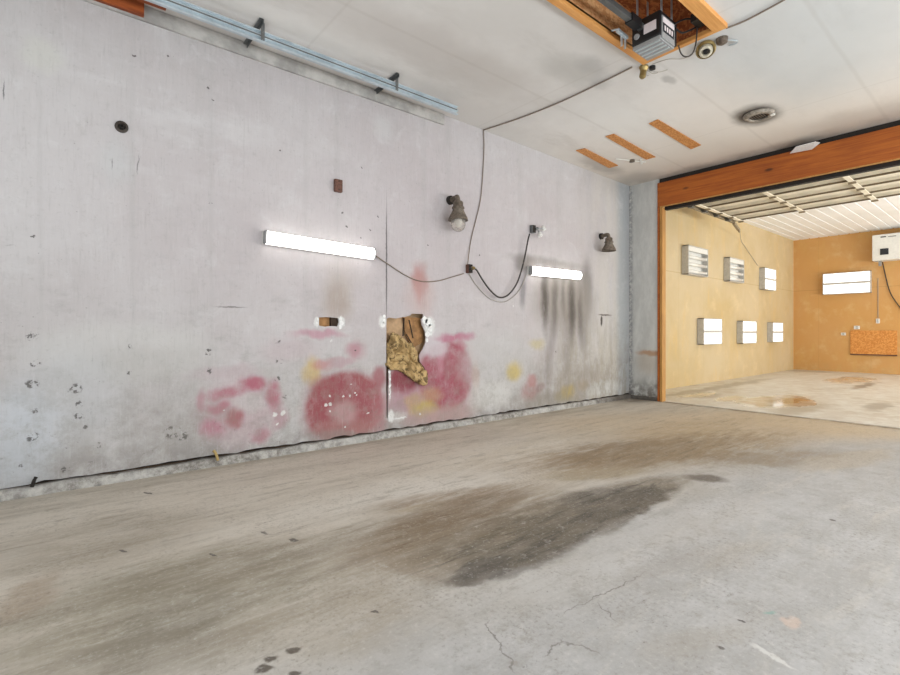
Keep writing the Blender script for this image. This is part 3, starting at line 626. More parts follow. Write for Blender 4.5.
MB().prism([(8.3, 4.20, 3.53), (8.3, 4.25, 3.53), (8.3, 4.25, 3.59), (8.3, 4.20, 3.59), (8.3, 4.20, 3.585), (8.3, 4.245, 3.585), (8.3, 4.245, 3.535), (8.3, 4.20, 3.535)], (3.3, 0, 0)).build('rail', M['tand'], tr)
mb = MB().bar((11.5, 4.26, 3.57), (11.5, 4.26, H2), .04, .004, (1, 0, 0)); mb.bar((9.7, 4.26, 3.57), (9.7, 4.26, H2), .04, .004, (1, 0, 0)); mb.each('hanger_strap', M['dgalv'], tr)
MB().bar((11.45, 4.22, 3.53), (11.72, 4.22, 3.42), .05, .05).tube([(11.72, 4.22, 3.42), (11.72, 4.2, 3.36)], .02).build('end_bracket', M['tand'], tr)
for x_ in (8.74, 9.3, 9.88, 10.44, 11.0):
    MB().span((x_ - .05, 4.12, 3.5), (x_ + .05, 4.2, 3.53)).tube([(x_, 4.12, 3.56), (x_, 4.23, 3.56)], .022, 10).build('roller', M['dgalv'], tr)

# ------------------------------------------------------------------ fluorescent strip lights on the left wall
def strip_light(xa, za, xb, zb, label, hgt=.125):
    c = Vector(((xa + xb) / 2, WY, (za + zb) / 2)); t = empty('fluorescent_light', c)
    d = Vector((xb - xa, 0, zb - za)); L = d.length; R = Matrix.Rotation(-math.atan2(d.z, d.x), 3, 'Y')
    def P(x, y, z): return c + R @ Vector((x, y, z))
    mb = MB().box(P(0, -.02, 0), (L, .04, hgt), R); mb.build('housing', M['white'], t, .003)
    for s in (-1, 1):
        mb = MB().box(P(s * (L / 2 - .008), -.055, 0), (.016, .07, hgt), R); mb.build('end_cap', M['grey'], t, .004)
    for k in (-1, 1):
        MB().tube([P(-L / 2 + .02, -.068, k * hgt * .27), P(L / 2 - .02, -.068, k * hgt * .27)], .019, 14).build('tube', M['lit'], t, smooth=True)
    lens = MB(); pr = []
    for k in range(13):
        a = math.pi * k / 12; pr.append(P(-L / 2 + .016, -.045 - .055 * math.sin(a), -hgt / 2 * math.cos(a)))
    dd = R @ Vector((L - .032, 0, 0)); lens.prism(pr, dd); lens.build('diffuser', M['lit'], t, smooth=False)
    tag(t, label, 'light', 'lit strip lights on the graffiti wall'); return t
a, b = onY(264, 237, WY - .05), onY(374, 254, WY - .05)
strip_light(a.x, a.z, b.x, b.z, 'long lit fluorescent strip above the small plaster hole, left of the wall joint')
a, b = onY(530, 270.5, WY - .05), onY(580, 275.5, WY - .05)
strip_light(a.x, a.z, b.x, b.z, 'lit fluorescent strip with black soot streaks running down the wall below it', .13)

# ------------------------------------------------------------------ square tube fixtures in the far room
def booth_light(c, axis, lit, label, LL=1.24, HH=.6):
    """c centre on wall; axis 'x' on the side wall, 'y' on the back wall"""
    c = Vector(c) - (Vector((0, .006, 0)) if axis == 'x' else Vector((.006, 0, 0))); t = empty('tube_light_fixture', c)
    def P(a, o, z): return c + (Vector((a, -o, z)) if axis == 'x' else Vector((-o, a, z)))
    def bx(mb, a0, a1, o0, o1, z0, z1): return mb.span(P(a0, o0, z0), P(a1, o1, z1))
    D = .14; h, l = HH / 2, LL / 2
    mb = MB(); bx(mb, -l, l, 0, .02, -h, h)
    for s in (-1, 1):
        bx(mb, s * l - s * .018, s * l, .02, D, -h, h); bx(mb, -l, l, .02, D, s * h - s * .018, s * h)
    mb.build('housing', M['wgrey'], t)
    if lit:
        for s in (-1, 1):
            mb = MB(); z0, z1 = (s * .032, s * (h - .02)); bx(mb, -l + .02, l - .02, .1, D - .008, min(z0, z1), max(z0, z1)); mb.build('diffuser', M['litw'], t, .003)
        mb = MB(); bx(mb, -l + .018, l - .018, .09, D + .004, -.03, .03); mb.build('divider', M['wgrey'], t)
    else:
        for k in range(4):
            z = -h + HH * (k + .5) / 4
            MB().tube([P(-l + .05, .085, z), P(l - .05, .085, z)], .038, 12).build('tube', M['unlit'], t, smooth=True)
            mb = MB()
            for s in (-1, 1): bx(mb, s * (l - .055), s * (l - .019), .03, .125, z - .03, z + .03)
            mb.each('lampholder', M['white'], t)
        mb = MB(); bx(mb, -l + .1, l - .1, .02, .024, -h + .03, h - .03); mb.build('reflector', M['white'], t)
        if True:
            mb = MB(); bx(mb, -l + .02, l - .02, .1, .135, h - .12, h - .02); mb.build('wiring_cover', M['white'], t)
    tag(t, label, 'light', 'square tube fixtures in the yellow room'); return t
def side_fix(x0, x1, y0, y1, lit, label):
    a, b = onY((x0 + x1) / 2 - 6, (y0 + y1) / 2, FY - .1), None
    xa, xb = onY(x0, 0, FY).x, onY(x1, 0, FY - .14).x; xm = (xa + xb) / 2
    z0, z1 = onY((x0 + x1) / 2, y1, FY - .1).z, onY((x0 + x1) / 2, y0, FY - .1).z
    return booth_light((xm, FY, (z0 + z1) / 2), 'x', lit, label, xb - xa, z1 - z0)
side_fix(681.5, 708, 247, 275.5, False, 'unlit tube fixture, upper row, nearest the opening')
side_fix(723.5, 744, 258.5, 282, False, 'unlit tube fixture, middle of the upper row on the yellow side wall')
side_fix(759, 776, 268.5, 290, True, 'lit tube fixture in the upper row, nearest the far corner')
side_fix(697, 722, 318.5, 344.5, True, 'lit tube fixture, lower row, nearest the opening')
side_fix(736.5, 756.5, 321, 343.5, True, 'lit tube fixture, middle of the lower row on the yellow side wall')
side_fix(767, 783, 322.5, 342, True, 'lit tube fixture in the lower row, nearest the far corner')
a, b = onX(823, 273, FX - .1), onX(871, 293, FX - .1)
booth_light((FX, (a.y + b.y) / 2, (onX(847, 272.5, FX - .1).z + onX(847, 293.5, FX - .1).z) / 2), 'y', True, 'lit tube fixture alone on the yellow back wall', a.y - b.y, .62)

# heater unit on the far wall
hz0, hz1 = onX(885, 260, FX - .4).z, onX(885, 234, FX - .4).z; hy = onX(872, 250, FX - .4).y
t = empty('heater_unit', (FX, hy - .75, hz0)); tag(t, 'white boxy heater with a dark square window, high on the yellow back wall', 'heater')
MB().span((FX - .4, hy - 1.5, hz0), (FX, hy, hz1)).build('casing', M['white'], t, .015)
w0, w1 = onX(880, 255, FX - .41), onX(888.5, 248, FX - .41)
MB().span((FX - .412, w1.y, w0.z), (FX - .398, w0.y, w1.z)).build('control_window', M['ink'], t)
w0, w1 = onX(880.5, 238, FX - .41), onX(886, 236, FX - .41)
MB().span((FX - .406, w1.y, w0.z + .008), (FX - .398, w0.y, w1.z)).build('logo', M['ink'], t)
w2 = onX(897, 235, FX - .41); mb = MB()
for k in range(12):
    y0 = w1.y - .04 - (w1.y - w2.y - .06) * k / 12; mb.span((FX - .404, y0 - .016, w1.z - .035), (FX - .398, y0, w1.z - .01))
mb.build('maker_lettering', M['grey'], t)
MB().span((FX - .3, hy - .18, hz0 - .14), (FX - .24, hy - .12, hz0)).build('pipe_outlet', M['grey'], t)
ocord = [onX(882.5, 262, FX - .05), onX(886, 278, FX - .03), onX(890, 292, FX - .03), onX(896, 302, FX - .03), onX(903, 311, FX - .03)]
def smooth_pts(P, n=8):
    P = [Vector(p) for p in P]; Q = []
    for i in range(len(P) - 1):
        p0, p1, p2, p3 = P[max(i - 1, 0)], P[i], P[i + 1], P[min(i + 2, len(P) - 1)]
        for k in range(n):
            u = k / n; Q.append(.5 * ((2 * p1) + (p2 - p0) * u + (2 * p0 - 5 * p1 + 4 * p2 - p3) * u * u + (3 * p1 - p0 - 3 * p2 + p3) * u ** 3))
    return Q + [P[-1]]
def cable(name, pts, r, m, label, cat='cord'):
    return tag(MB().tube(smooth_pts(pts), r, 8).build(name, m, smooth=True), label, cat)
cable('power_cord', ocord, .012, M['cord'], 'black cord hanging below the white heater')
cable('conduit', [onX(878, 278, FX - .01), onX(878, 318, FX - .01)], .008, M['wirey'], 'thin conduit running down to the small white outlet above the strand board', 'conduit')
# board and outlets on the far wall
a, b = onX(850.5, 330.5, FX - .03), onX(897, 355, FX - .03)
t = empty('board_panel', (FX, (a.y + b.y) / 2, b.z)); tag(t, 'orange strand board panel fixed low on the yellow back wall', 'board')
MB().span((FX - .036, b.y, b.z), (FX - .006, a.y, a.z)).build('sheet', M['board'], t)
MB().span((FX - .055, b.y, b.z - .03), (FX - .006, a.y, b.z)).build('ledge', M['rust'], t)
def outlet(px, py, w_, h_, label):
    p = onX(px, py, FX); t = empty('wall_outlet', p); tag(t, label, 'outlet')
    MB().box(p + Vector((-.015, 0, 0)), (.03, w_, h_), None).build('cover_plate', M['white'], t, .004)
    MB().box(p + Vector((-.034, 0, -h_ * .2)), (.008, w_ * .4, h_ * .2)).build('socket', M['grey'], t)
    MB().box(p + Vector((-.034, 0, h_ * .2)), (.008, w_ * .4, h_ * .2)).build('socket', M['grey'], t)
outlet(857, 327.5, .13, .1, 'white outlet on the top edge of the strand board')
outlet(878, 321, .08, .13, 'small white outlet at the foot of the thin conduit')
outlet(843.5, 334, .11, .08, 'pale outlet just left of the strand board')

# ------------------------------------------------------------------ ceiling recess and opener
t = empty('ceiling_recess', (3.0, 2.1, zc(4))); tag(t, 'wooden framed recess in the ceiling around the black opener', 'ceiling recess')
zb = zc(4) - .045
MB().span((RX0 - .06, RY1 - .01, zb), (RX1 + .02, RY1 + .055, zb + .04)).build('frame_board', M['frame'], t, .003)
MB().span((RX0 - .06, RY0 - .06, zb), (RX1 + .02, RY0 + .05, zb + .04)).build('frame_board', M['frame'], t, .003)
MB().span((RX1 - .03, RY0 + .052, zb), (RX1 + .02, RY1 - .012, zb + .04)).build('frame_board', M['framey'], t, .003)
MB().span((RX0 - .06, RY0 + .052, zb), (RX0, RY1 - .012, zb + .04)).build('frame_board', M['framey'], t, .003)
TZ = zc(4) + .32
MB().span((RX0, RY1, zb + .04), (RX1, RY1 + .02, TZ)).build('side_panel', M['osbl'], t)
MB().span((RX0, RY0 - .02, zb + .04), (RX1, RY0, TZ)).build('side_panel', M['redwood'], t)
MB().span((RX1, RY0, zb + .04), (RX1 + .02, RY1, TZ)).build('end_panel', M['osbd'], t)
MB().span((RX0 - .02, RY0, zb + .04), (RX0, RY1, TZ)).build('end_panel', M['osbd'], t)
MB().span((RX0, RY0, TZ), (RX1, RY1, TZ + .02)).build('top_panel', M['osbd'], t)
MB().span((RX0, 2.22, TZ - .09), (3.9, 2.26, TZ)).build('joist', M['redwood'], t)
# opener
ox, oy0, oy1, oz = 3.97, 2.03, 2.29, 3.66
t = empty('garage_opener', (ox + .15, 2.16, oz)); tag(t, 'black and grey garage door opener motor hanging in the ceiling recess', 'door opener')
MB().span((ox, oy0, oz + .03), (ox + .3, oy1, oz + .24)).build('motor_body', M['black'], t, .012)
MB().span((ox + .005, oy0 + .005, oz), (ox + .26, oy1 - .005, oz + .032)).build('light_lens', M['grey'], t, .006)
mb = MB()
for k in range(4): mb.span((ox + .02 + k * .055, oy0 + .02, oz - .006), (ox + .04 + k * .055, oy1 - .02, oz + .002))
mb.build('lens_ridges', M['galv'], t)
MB().span((ox + .02, oy0 - .008, oz + .01), (ox + .24, oy0 + .004, oz + .2)).build('side_cover', M['grey'], t, .004)
MB().span((ox + .03, oy0 - .011, oz + .14), (ox + .22, oy0 - .007, oz + .185)).build('side_label', M['label'], t)
MB().span((ox + .03, oy0 - .011, oz + .06), (ox + .22, oy0 - .007, oz + .135)).build('dark_band', M['ink'], t)
mb = MB()
for k in range(4): mb.span((ox + .05 + k * .04, oy0 - .014, oz + .075), (ox + .072 + k * .04, oy0 - .0105, oz + .115))
mb.build('side_marks', M['label'], t)
MB().span((ox - .004, oy0 + .035, oz + .09), (ox + .002, oy0 + .145, oz + .17)).build('front_label', M['label'], t)
MB().lathe([(0, -.012), (.022, -.012), (.026, 0)], (ox, oy1 - .05, oz + .10), (1, 0, 0), 14).build('knob', M['grey'], t)
MB().span((1.0, 2.175, 3.80), (ox + .02, 2.225, 3.85)).build('rail', M['dgalv'], t, .004)
MB().span((ox - .2, 2.165, 3.79), (ox - .05, 2.235, 3.86)).build('rail_sleeve', M['black'], t)
mb = MB()
for dx in (.06, .24):
    for yy in (oy0 + .02, oy1 - .02): mb.bar((ox + dx, yy, oz + .22), (ox + dx, yy, TZ), .03, .004, (0, 1, 0))
mb.each('hanger_strap', M['galv'], t)
for k, (q0, q1) in enumerate((((4.2, 2.02, 3.86), (4.45, 1.86, 3.9)), ((4.22, 2.02, 3.83), (4.46, 1.95, 3.9)))):
    MB().tube(smooth_pts([q0, Vector(q0) * .5 + Vector(q1) * .5 + Vector((0, .03, .05 - .08 * k)), q1]), .008, 6).build('wire', M['black'], t)
t2 = empty('control_box', (4.42, 1.86, 3.9)); tag(t2, 'small tangled black control box in the recess corner beside the opener', 'box')
MB().span((4.32, 1.80, 3.88), (4.46, 1.94, 3.95)).build('case', M['black'], t2, .004)
MB().span((4.4, 1.79, 3.845), (4.47, 1.84, 3.865)).build('terminal', M['label'], t2)
pcord = smooth_pts([Vector((4.275, 2.02, 3.70)), Vector((4.30, 2.01, 3.635)), Vector((4.34, 1.985, 3.61)), Vector((4.385, 1.95, 3.64)), Vector((4.41, 1.93, 3.74)), Vector((4.42, 1.925, 3.875))])
tag(MB().tube(pcord, .006, 8).build('power_cord', M['cord'], smooth=True), 'black cord looping under the recess frame beside the opener', 'cord')
# clevis bracket hanging on frame left of opener
p = onZ(617, 30, 3.80); t = empty('hanging_bracket', p); tag(t, 'bright metal bracket dangling from the recess frame left of the opener', 'bracket')
q = onZ(627, 38, 3.80)
MB().bar(p, q, .03, .025).build('bar', M['galv'], t, .003)
for f_ in (.45, .8):
    r_ = p.lerp(q, f_); MB().bar(r_, r_ + Vector((.0, 0, -.11)), .018, .005, (1, 0, 0)).build('prong', M['galv'], t)
MB().tube([p + Vector((0, -.02, 0)), p + Vector((0, .05, .02))], .008).build('pin', M['galv'], t)

# porcelain lampholder by the recess corner
def ceiling_socket(px, py, r, label, dz=.0):
    p = onC(px, py) + Vector((.02, .02, -.05)); t = empty('lamp_socket', p); ax = (.55, .3, 1); tag(t, label, 'lamp socket')
    MB().lathe([(0, 0), (r, 0), (r, -.015), (r * .86, -.03), (r * .82, -.03), (r * .80, -.012), (0, -.012)], p, ax, 24).build('rim', M['brass'], t, smooth=False)
    MB().lathe([(0, -.01), (r * .7, -.012), (r * .66, -.045), (r * .42, -.05), (r * .38, -.02), (0, -.02)], p, ax).build('socket_body', M['porcelain'], t)
    MB().lathe([(0, -.018), (r * .3, -.02), (r * .3, -.04), (0, -.041)], p, ax).build('contact', M['black'], t); MB().lathe([(0, .055), (.03, .055), (.03, 0), (0, 0)], p, n=12).build('stem', M['bronze'], t); return p
p = ceiling_socket(707, 42, .085, 'round porcelain lamp socket at the right corner of the ceiling recess')
t = empty('junction_fitting', onC(723, 39)); tag(t, 'small tarnished metal fitting just right of the round lamp socket', 'fitting')
pp = onC(722, 38.5); MB().lathe([(0, 0), (.05, 0), (.045, -.04), (.02, -.055), (0, -.055)], pp).build('cap', M['bronze'], t)
MB().tube(smooth_pts([pp + Vector((.02, -.03, -.02)), pp + Vector((.08, -.09, -.03)), pp + Vector((.14, -.07, -.02)), pp + Vector((.16, -.0, -.005))]), .006).build('wire_loop', M['galv'], t)
p = onC(644, 66); t = empty('broken_socket', p); tag(t, 'broken hanging lamp socket with bare wires below the recess frame', 'lamp socket')
MB().lathe([(0, 0), (.04, 0), (.045, -.02), (.03, -.05), (.032, -.11), (.018, -.125), (0, -.125)], p, (.1, -.1, 1)).build('socket_body', M['brass'], t)
MB().lathe([(0, 0), (.03, 0), (.03, -.03), (0, -.035)], p + Vector((.07, -.05, -.0))).build('knob', M['black'], t)
for k in range(3):
    q = p + Vector((.02 * k, -.04 + .05 * k, 0)); MB().tube(smooth_pts([q, q + Vector((.12, .08 - .1 * k, -.03)), q + Vector((.2, .1 - .14 * k, -.005))]), .003, 6).build('loose_wire', M['wirey'], t)
p = onC(632, 160); t = empty('broken_fitting', p); tag(t, 'small broken white fitting on the ceiling beside the middle wood strip', 'fitting')
MB().lathe([(0, 0), (.04, 0), (.04, -.03), (0, -.035)], p).build('stub', M['bronze'], t)
MB().bar(p + Vector((-.25, .12, -.008)), p + Vector((.22, -.1, -.012)), .02, .008).build('bar', M['white'], t)
MB().bar(p + Vector((.05, -.12, -.008)), p + Vector((.25, -.02, -.012)), .03, .01).build('bar', M['white'], t)

# round ceiling vent
p = onC(759, 114); t = empty('ceiling_vent', p); tag(t, 'round soot-ringed vent in the ceiling near the header beam', 'vent')
MB().lathe([(.105, 0), (.165, 0), (.17, -.012), (.15, -.04), (.11, -.045), (.10, -.03)], p, n=32).build('rim', M['ventrim'], t, smooth=True)
MB().lathe([(0, .0), (.1, 0), (.1, -.012), (0, -.012)], p, n=24).build('core', M['dark'], t)
for k in range(-3, 4):
    hw = math.sqrt(max(.0001, .1 ** 2 - (k * .026) ** 2)); MB().bar(p + Vector((-hw, k * .026, -.024)), p + Vector((hw, k * .026, -.024)), .008, .006).build('slat', M['bronze'], t)
q = p + Vector((.04, -.13, -.035)); MB().box(q, (.06, .04, .02)).build('latch', M['white'], t)

# wood strips on the ceiling
def cstrip(c4, label):
    P = [onC(*c) for c in c4]; mb = MB(); mb.prism([x + Vector((0, 0, -.012)) for x in P], (0, 0, .010))
    return tag(mb.build('wood_strip', M['strip']), label, 'wood strip', 'strand board strips on the ceiling')
cstrip(((576, 150), (585, 148), (618, 165), (609, 167.5)), 'left and shortest of the strand board strips on the ceiling, nearest the graffiti wall')
cstrip(((605.5, 136), (614, 133.5), (655.5, 156.5), (646, 159)), 'middle strand board strip on the ceiling, touching the broken white fitting')
cstrip(((649, 123), (658, 119), (701, 144.5), (691, 148.5)), 'right strand board strip on the ceiling, farthest from the graffiti wall')
# torn flap of ceiling at the header
p = onX(806, 150, X1 - .05)
tag(MB().prism([onX(790, 153.5, X1 - .05), onX(796, 147, X1 - .2), onX(815, 142, X1 - .25), onX(820, 143, X1 - .05), onX(812, 149.5, X1 - .05)], (0, 0, .008)).build('ceiling_scrap', M['plaster']), 'torn pale scrap of ceiling sheet hanging over the header beam', 'scrap')

# ------------------------------------------------------------------ garage track at upper left
t = empty('garage_track', (1.5, 4.3, 3.75)); tag(t, 'galvanised double garage door track running along the ceiling edge at upper left', 'track')
def chan(z, name):
    o = [(0, 0), (.03, 0), (.03, .046), (0, .046), (0, .036), (.004, .036), (.004, .042), (.026, .042), (.026, .004), (.004, .004), (.004, .012), (0, .012)]
    MB().prism([Vector((-1.2, 4.29 + a, z + b)) for a, b in o], (4.88, 0, 0)).build(name, M['galv'], t)
chan(3.70, 'lower_rail'); chan(3.750, 'upper_rail')
MB().span((-1.2, 4.284, 3.744), (3.66, 4.296, 3.753)).build('web_strip', M['dgalv'], t)
for X_ in (1.42, 2.80):
    mb = MB().bar((X_, 4.22, 3.855), (X_, WY - .025, 3.84), .035, .006); mb.bar((X_ + .016, 4.22, 3.84), (X_ + .016, WY - .025, 3.826), .004, .035)
    b_ = mb.build('mounting_bracket', M['dgalv'], t)
    MB().bar((X_ + .03, 4.282, 3.71), (X_ + .03, 4.282, 3.86), .03, .005, (0, 1, 0)).build('strap', M['dgalv'], b_)
    mb = MB()
    for z_ in (3.72, 3.78): mb.lathe([(0, -.01), (.009, -.008), (.009, 0)], (X_ + .03, 4.278, z_), (0, -1, 0), 8)
    mb.each('bolt', M['galv'], b_)
tag(MB().span((-1.2, WY - .06, 3.755), (.62, WY - .024, 3.86)).build('wood_cleat', M['redwood']), 'reddish stained plywood cleat on the top edge of the left wall', 'wood block')
tag(MB().span((-1.2, 4.44, 3.815), (.76, 4.56, 3.862)).build('ceiling_cleat', M['redwood']), 'dark stained board end on the ceiling between the cleat and the track', 'wood block')

# ------------------------------------------------------------------ jar lamps on the wall
def jar_lamp(px, py, s, globe, label):
    """px,py: photographed point where the arm meets the wall"""
    p = onY(px, py, WY); t = empty('jar_lamp', p); tag(t, label, 'wall lamp', 'weathered jar lamps on the graffiti wall')
    MB().lathe([(0, 0), (.045 * s, 0), (.045 * s, -.03 * s), (.02 * s, -.035 * s), (0, -.035 * s)], p, (0, 1, 0), 16).build('wall_plate', M['dark'], t)
    e = p + Vector((-.004, -.14, .0)) * s
    arm = smooth_pts([p + Vector((0, -.02, 0)) * s, p + Vector((.012, -.09, .012)) * s, e + Vector((-.005, .01, .0)) * s, e + Vector((0, 0, -.05)) * s])
    MB().tube(arm, .027 * s, 12).build('arm', M['bronze'], t, smooth=True)
    c = e + Vector((0, 0, -.04)) * s
    MB().lathe([(0, 0), (.045 * s, 0), (.052 * s, -.015 * s), (.05 * s, -.05 * s), (.062 * s, -.055 * s), (.064 * s, -.07 * s), (.05 * s, -.075 * s), (.095 * s, -.165 * s), (.10 * s, -.19 * s), (.09 * s, -.19 * s), (.04 * s, -.08 * s), (0, -.08 * s)], c, n=28).build('shade', M['bronze'], t, smooth=True)
    g = c + Vector((0, 0, -.17)) * s
    if globe:
        MB().lathe([(.068 * s, .02 * s), (.074 * s, -.02 * s), (.074 * s, -.065 * s), (.06 * s, -.105 * s), (.03 * s, -.125 * s), (0, -.13 * s)], g, n=28).build('glass_globe', M['globe'], t, smooth=True)
        MB().lathe([(0, .06 * s), (.02 * s, .05 * s), (.022 * s, 0), (.035 * s, -.04 * s), (.025 * s, -.075 * s), (0, -.085 * s)], g).build('bulb', M['unlit'], t, smooth=True)
    else:
        MB().lathe([(0, .08 * s), (.035 * s, .07 * s), (.035 * s, .0), (.028 * s, 0), (.028 * s, .03 * s), (0, .03 * s)], g).build('socket', M['brass'], t)
jar_lamp(449.5, 200.5, 1.22, True, 'weathered jar lamp with its dusty glass globe, upper middle of the graffiti wall')
jar_lamp(600.5, 236.5, 1.15, False, 'jar lamp missing its glass globe, near the room corner')
# rusty plate, round hole collar
p = onY(337.3, 186.3, WY); t = empty('cover_box', p); tag(t, 'small rusty brown square box above the long strip light', 'box')
MB().box(p + Vector((0, -.02, 0)), (.085, .04, .13)).build('box', M['rust'], t, .005)
mb = MB()
for z_ in (-.045, .045): mb.lathe([(0, -.005), (.006, -.004), (.007, 0)], p + Vector((0, -.04, z_)), (0, 1, 0), 8)
mb.each('screw', M['dark'], t)
M['collar'] = plain('black_brown_iron', srgb(70, 62, 56), .7, .2, .5, 60)
p = onY(121.5, 127, WY); t = empty('pipe_collar', p); tag(t, 'round dark pipe stub poking through the bare upper left wall', 'pipe')
MB().lathe([(.02, .04), (.032, .03), (.047, -.0), (.046, -.012), (.03, -.02), (.022, -.01)], p, (0, 1, 0), 18).build('collar', M['collar'], t)
MB().lathe([(0, .0), (.018, .0), (.018, -.025), (.012, -.028), (.011, -.005), (0, -.005)], p, (0, 1, 0), 14).build('stub', M['dark'], t)

# outlet boxes with cords
def outlet_box(px, py, label, plug):
    p = onY(px, py, WY); t = empty('outlet_box', p); tag(t, label, 'outlet box', 'outlet boxes on the graffiti wall')
    MB().box(p + Vector((0, -.03, 0)), (.065, .06, .11)).build('box', M['rust' if plug else 'dgalv'], t, .004)
    MB().box(p + Vector((0, -.062, 0)), (.06, .006, .105)).build('face_plate', M['dark'], t)
    if plug:
        MB().lathe([(0, 0), (.022, 0), (.024, -.02), (.014, -.05), (0, -.05)], p + Vector((.01, -.064, .005)), (-.5, 1, 0), 12).build('plug', M['brass'], t)
    else:
        q = p + Vector((.03, -.065, 0))
        MB().tube([q, q + Vector((.03, -.02, .01))], .02).build('adapter', M['dgalv'], t)
        for dx, dz in ((.13, .03), (.05, -.07)):
            e = q + Vector((dx, -.03, dz)); MB().tube([q + Vector((.02, -.02, 0)), e], .014).build('arm', M['grey'], t)
            MB().lathe([(0, .03), (.022, .03), (.036, -.01), (.034, -.035), (0, -.05)], e, (0, .3, 1), 14).build('lamp_head', M['porcelain2'], t, smooth=True)
    return p
pb1 = outlet_box(467.5, 269, 'rusty outlet box where three cords meet, with a brass-coloured plug', True)
pb2 = outlet_box(531, 229.5, 'dark outlet box with a pale two-headed fitting, above the sooty light', False)
W = WY - .012
cable('hanging_cable', [onY(483.5, 128.5, W), onY(484.0, 150, W), onY(482, 185, W), onY(479.5, 205, W), onY(471, 240, W), onY(467.7, 264.5, WY - .03)], .006, M['wire'], 'thin cable dropping from the ceiling edge to the rusty outlet box')
c2 = WY - .07
cable('extension_cord', [onY(470, 268, WY - .1), onY(476, 269.5, c2), onY(482, 279, c2), onY(490, 290, c2), onY(499, 297.3, c2), onY(508, 295, c2), onY(516, 285, c2), onY(521, 272, c2), onY(525, 256, c2), onY(527.8, 241, c2), onY(529.5, 234, WY - .055)], .011, M['cord'], 'black cord sagging in a loop between the two outlet boxes')
cable('light_cable', [onY(376, 256, WY - .03), onY(388, 264, W), onY(405, 275, W), onY(420, 281, W), onY(437, 281, W), onY(452, 277, W), onY(464, 273.5, WY - .03)], .006, M['wire'], 'thin grey cord from the long strip light to the rusty outlet box')
cable('short_cord', [onY(469, 272.5, WY - .03), onY(471, 277, W), onY(477, 286, W), onY(489, 298, W), onY(503, 302, W), onY(514, 296, W), onY(522, 286, W), onY(527, 272, WY - .03)], .005, M['wirey'], 'pale cord on the wall surface running from the rusty box to the sooty light')
cz = lambda x_, y_: onC(x_, y_) + Vector((0, 0, -.012))
cable('ceiling_cable', [cz(484, 129), cz(520, 117), cz(560, 101), cz(600, 82), cz(632, 66)], .008, M['wire'], 'brown cable crossing the ceiling from the wall to the recess')
cable('ceiling_cable', [cz(726, 27), cz(748, 18), cz(785, -2)], .007, M['wire'], 'thin cable on the ceiling running right from the round lamp socket')
cable('ceiling_wire', [cz(652, 63), cz(668, 58), cz(684, 57), cz(699, 47)], .003, M['wirey'], 'fine loose wire on the ceiling between the two lamp sockets')
cable('door_wire', [onY(740, 229, 4.4), onY(741, 240, FY - .06), onY(746, 248, FY - .02), onY(758, 266, FY - .02)], .006, M['wirey'], 'fine wire trailing from the end of the overhead door track')

# ------------------------------------------------------------------ torn insulation in the big hole, chips around it
def crumple():
    mb = MB(); rnd = random.Random(11)
    outline = [(386.8, 343), (391, 333), (398, 334), (404, 340), (411, 343), (416, 352), (417, 360), (423, 366), (427, 375), (426, 384), (419, 385), (412, 380), (404, 374), (398, 371), (390, 371), (386.8, 366)]
    # grid inside bounding box, kept where inside the outline
    def inside(x, y):
        c = False; n = len(outline); j = n - 1
        for i in range(n):
            xi, yi = outline[i]; xj, yj = outline[j]
            if (yi > y) != (yj > y) and x < (xj - xi) * (y - yi) / (yj - yi) + xi: c = not c
            j = i
        return c
    from mathutils import noise as N
    st = .8; g = {}
    ix = 0
    for i in range(54):
        for j in range(70):
            x, y = 386 + i * st, 331 + j * st
            if inside(x, y):
                wv = N.noise(Vector((x * .07, y * .07, 3))) * 9; k = N.noise(Vector((x * .12, y * .12, 0))); low = max(0, (y - 352) / 32)
                f1 = abs(math.sin((x * .9 - y * .6) * .26 + wv * .35)); f2 = abs(N.noise(Vector((x * .22, y * .1, 9))))
                d = .03 + .04 * k - .05 * (1 - f1) ** 1.5 - .03 * f2 - .07 * low
                g[i, j] = mb.bm.verts.new(onY(x, y, WY + .03 + d))
    for (i, j) in list(g):
        q = [(i, j), (i + 1, j), (i + 1, j + 1), (i, j + 1)]
        if all(k in g for k in q): mb.bm.faces.new([g[k] for k in q])
    loose = [v for v in mb.bm.verts if not v.link_faces]; bmesh.ops.delete(mb.bm, geom=loose, context='VERTS')
    o = mb.build('insulation_batt', M['insul'], smooth=True)
    s = o.modifiers.new('thick', 'SOLIDIFY'); s.thickness = .025; s.offset = -1
    return o
tag(crumple(), 'tan crumpled insulation spilling from the large torn hole in the wall', 'insulation')
t = empty('broken_lath', onY(408, 335, WY + .06)); tag(t, 'splintered wood and kraft board inside the top of the large torn hole', 'wood')
MB().prism([onY(403, 317, WY + .08), onY(423, 318, WY + .08), onY(423, 342, WY + .08), (onY(413, 348, WY + .08)), onY(406, 336, WY + .08)], (0, .012, 0)).build('board', M['wood_in'], t)
mb = MB(); mb.bar(onY(404, 318, WY + .035), onY(403, 336, WY + .035), .02, .01); mb.bar(onY(409, 320, WY + .035), onY(413, 338, WY + .035), .01, .012); mb.bar(onY(406, 334, WY + .035), onY(412, 344, WY + .035), .012, .01); mb.each('splinter', M['gap'], t)
MB().bar(onY(387.3, 318, WY + .02), onY(387.3, 371, WY + .02), .03, .03).build('stud_edge', M['gap'], t)
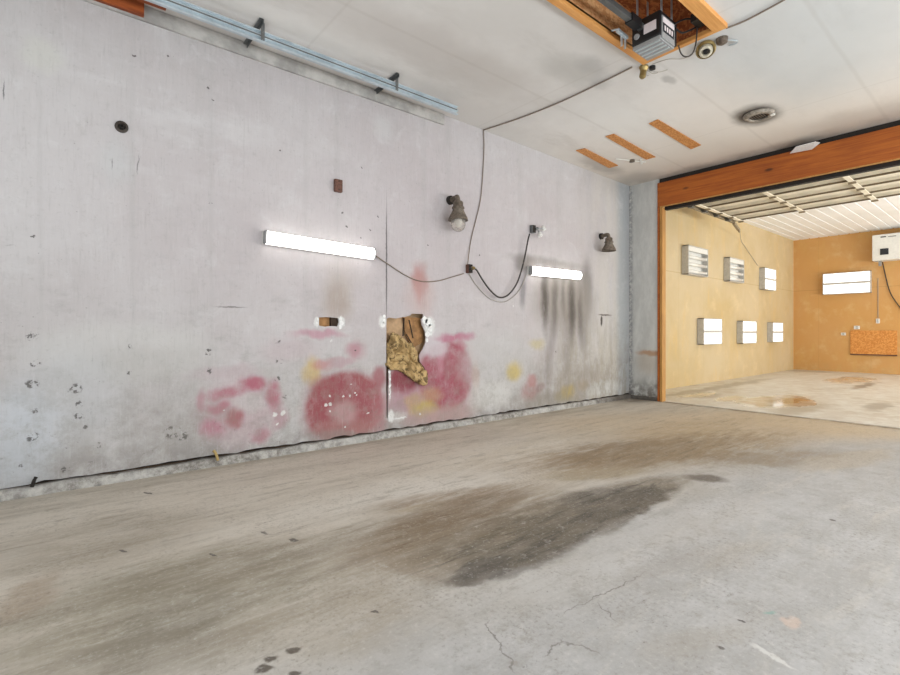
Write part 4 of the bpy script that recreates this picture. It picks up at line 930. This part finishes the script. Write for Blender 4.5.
def chips(pts, label, name='plaster_chips'):
    mb = MB(); rnd = random.Random(len(pts))
    for x, y, r in pts:
        n = 7; c = onY(x, y, WY); k = .014
        mb.prism([c + Vector((math.cos(a) * r * k * rnd.uniform(.6, 1.1), 0, math.sin(a) * r * k * rnd.uniform(.7, 1.3))) for a in [2 * math.pi * i / n for i in range(n)]], (0, -.006, 0))
    t = empty(name, onY(pts[0][0], pts[0][1], WY)); mb.each('chip', M['plaster'], t, bevel=.001); return tag(t, label, 'plaster')
chips([(424.5, 320, 3.4), (428.5, 322, 4), (430, 328, 3.4), (427.5, 334, 3), (430.5, 334, 1.6), (427, 340, 1.8)], 'white crumbled plaster edge on the right of the large torn hole')
chips([(383.5, 321, 2.2), (382.5, 325, 2.4), (384, 316.5, 1.4)], 'white plaster flake at the top left of the large torn hole')
chips([(389.5, 372, 1.4), (389.8, 379, 1.1), (389.6, 386, 1.1), (389.2, 394, .8)], 'narrow white chipped edge beside the slit below the large torn hole')
chips([(340.5, 319, 1.5), (341.5, 323, 2), (340, 327, 1.6), (317.5, 319, 1.2), (316.5, 323, .9)], 'white chipped plaster ring around the small rectangular hole')
t = MB().prism([onY(318, 316, WY + .06), onY(330, 316, WY + .06), onY(330, 328, WY + .06), onY(318, 328, WY + .06)], (0, .02, 0)).build('cavity_board', M['wood_in']); tag(t, 'brown wood visible inside the small rectangular hole', 'wood')
t = MB().span(onY(331, 327, WY + .025), onY(335, 316, WY + .08)).build('cavity_block', M['gap']); tag(t, 'dark block inside the right of the small rectangular hole', 'wood')
# bits on the floor edge
tag(MB().tube(smooth_pts([onY(213.5, 450.5, WY - .04), onY(216, 454, WY - .055), onY(218, 460.5, WY - .06)]), [.012] * 16 + [.009], 8).build('straw_scrap', M['rope'], smooth=True), 'short tan straw-like scrap standing against the curb', 'scrap')
tag(MB().tube(smooth_pts([onY(36, 477, WY - .04), onY(34, 481, WY - .05), onY(32, 487, WY - .05)]), .012, 7).build('dark_scrap', M['dark'], smooth=True), 'dark scrap caught on the curb at far left', 'scrap')
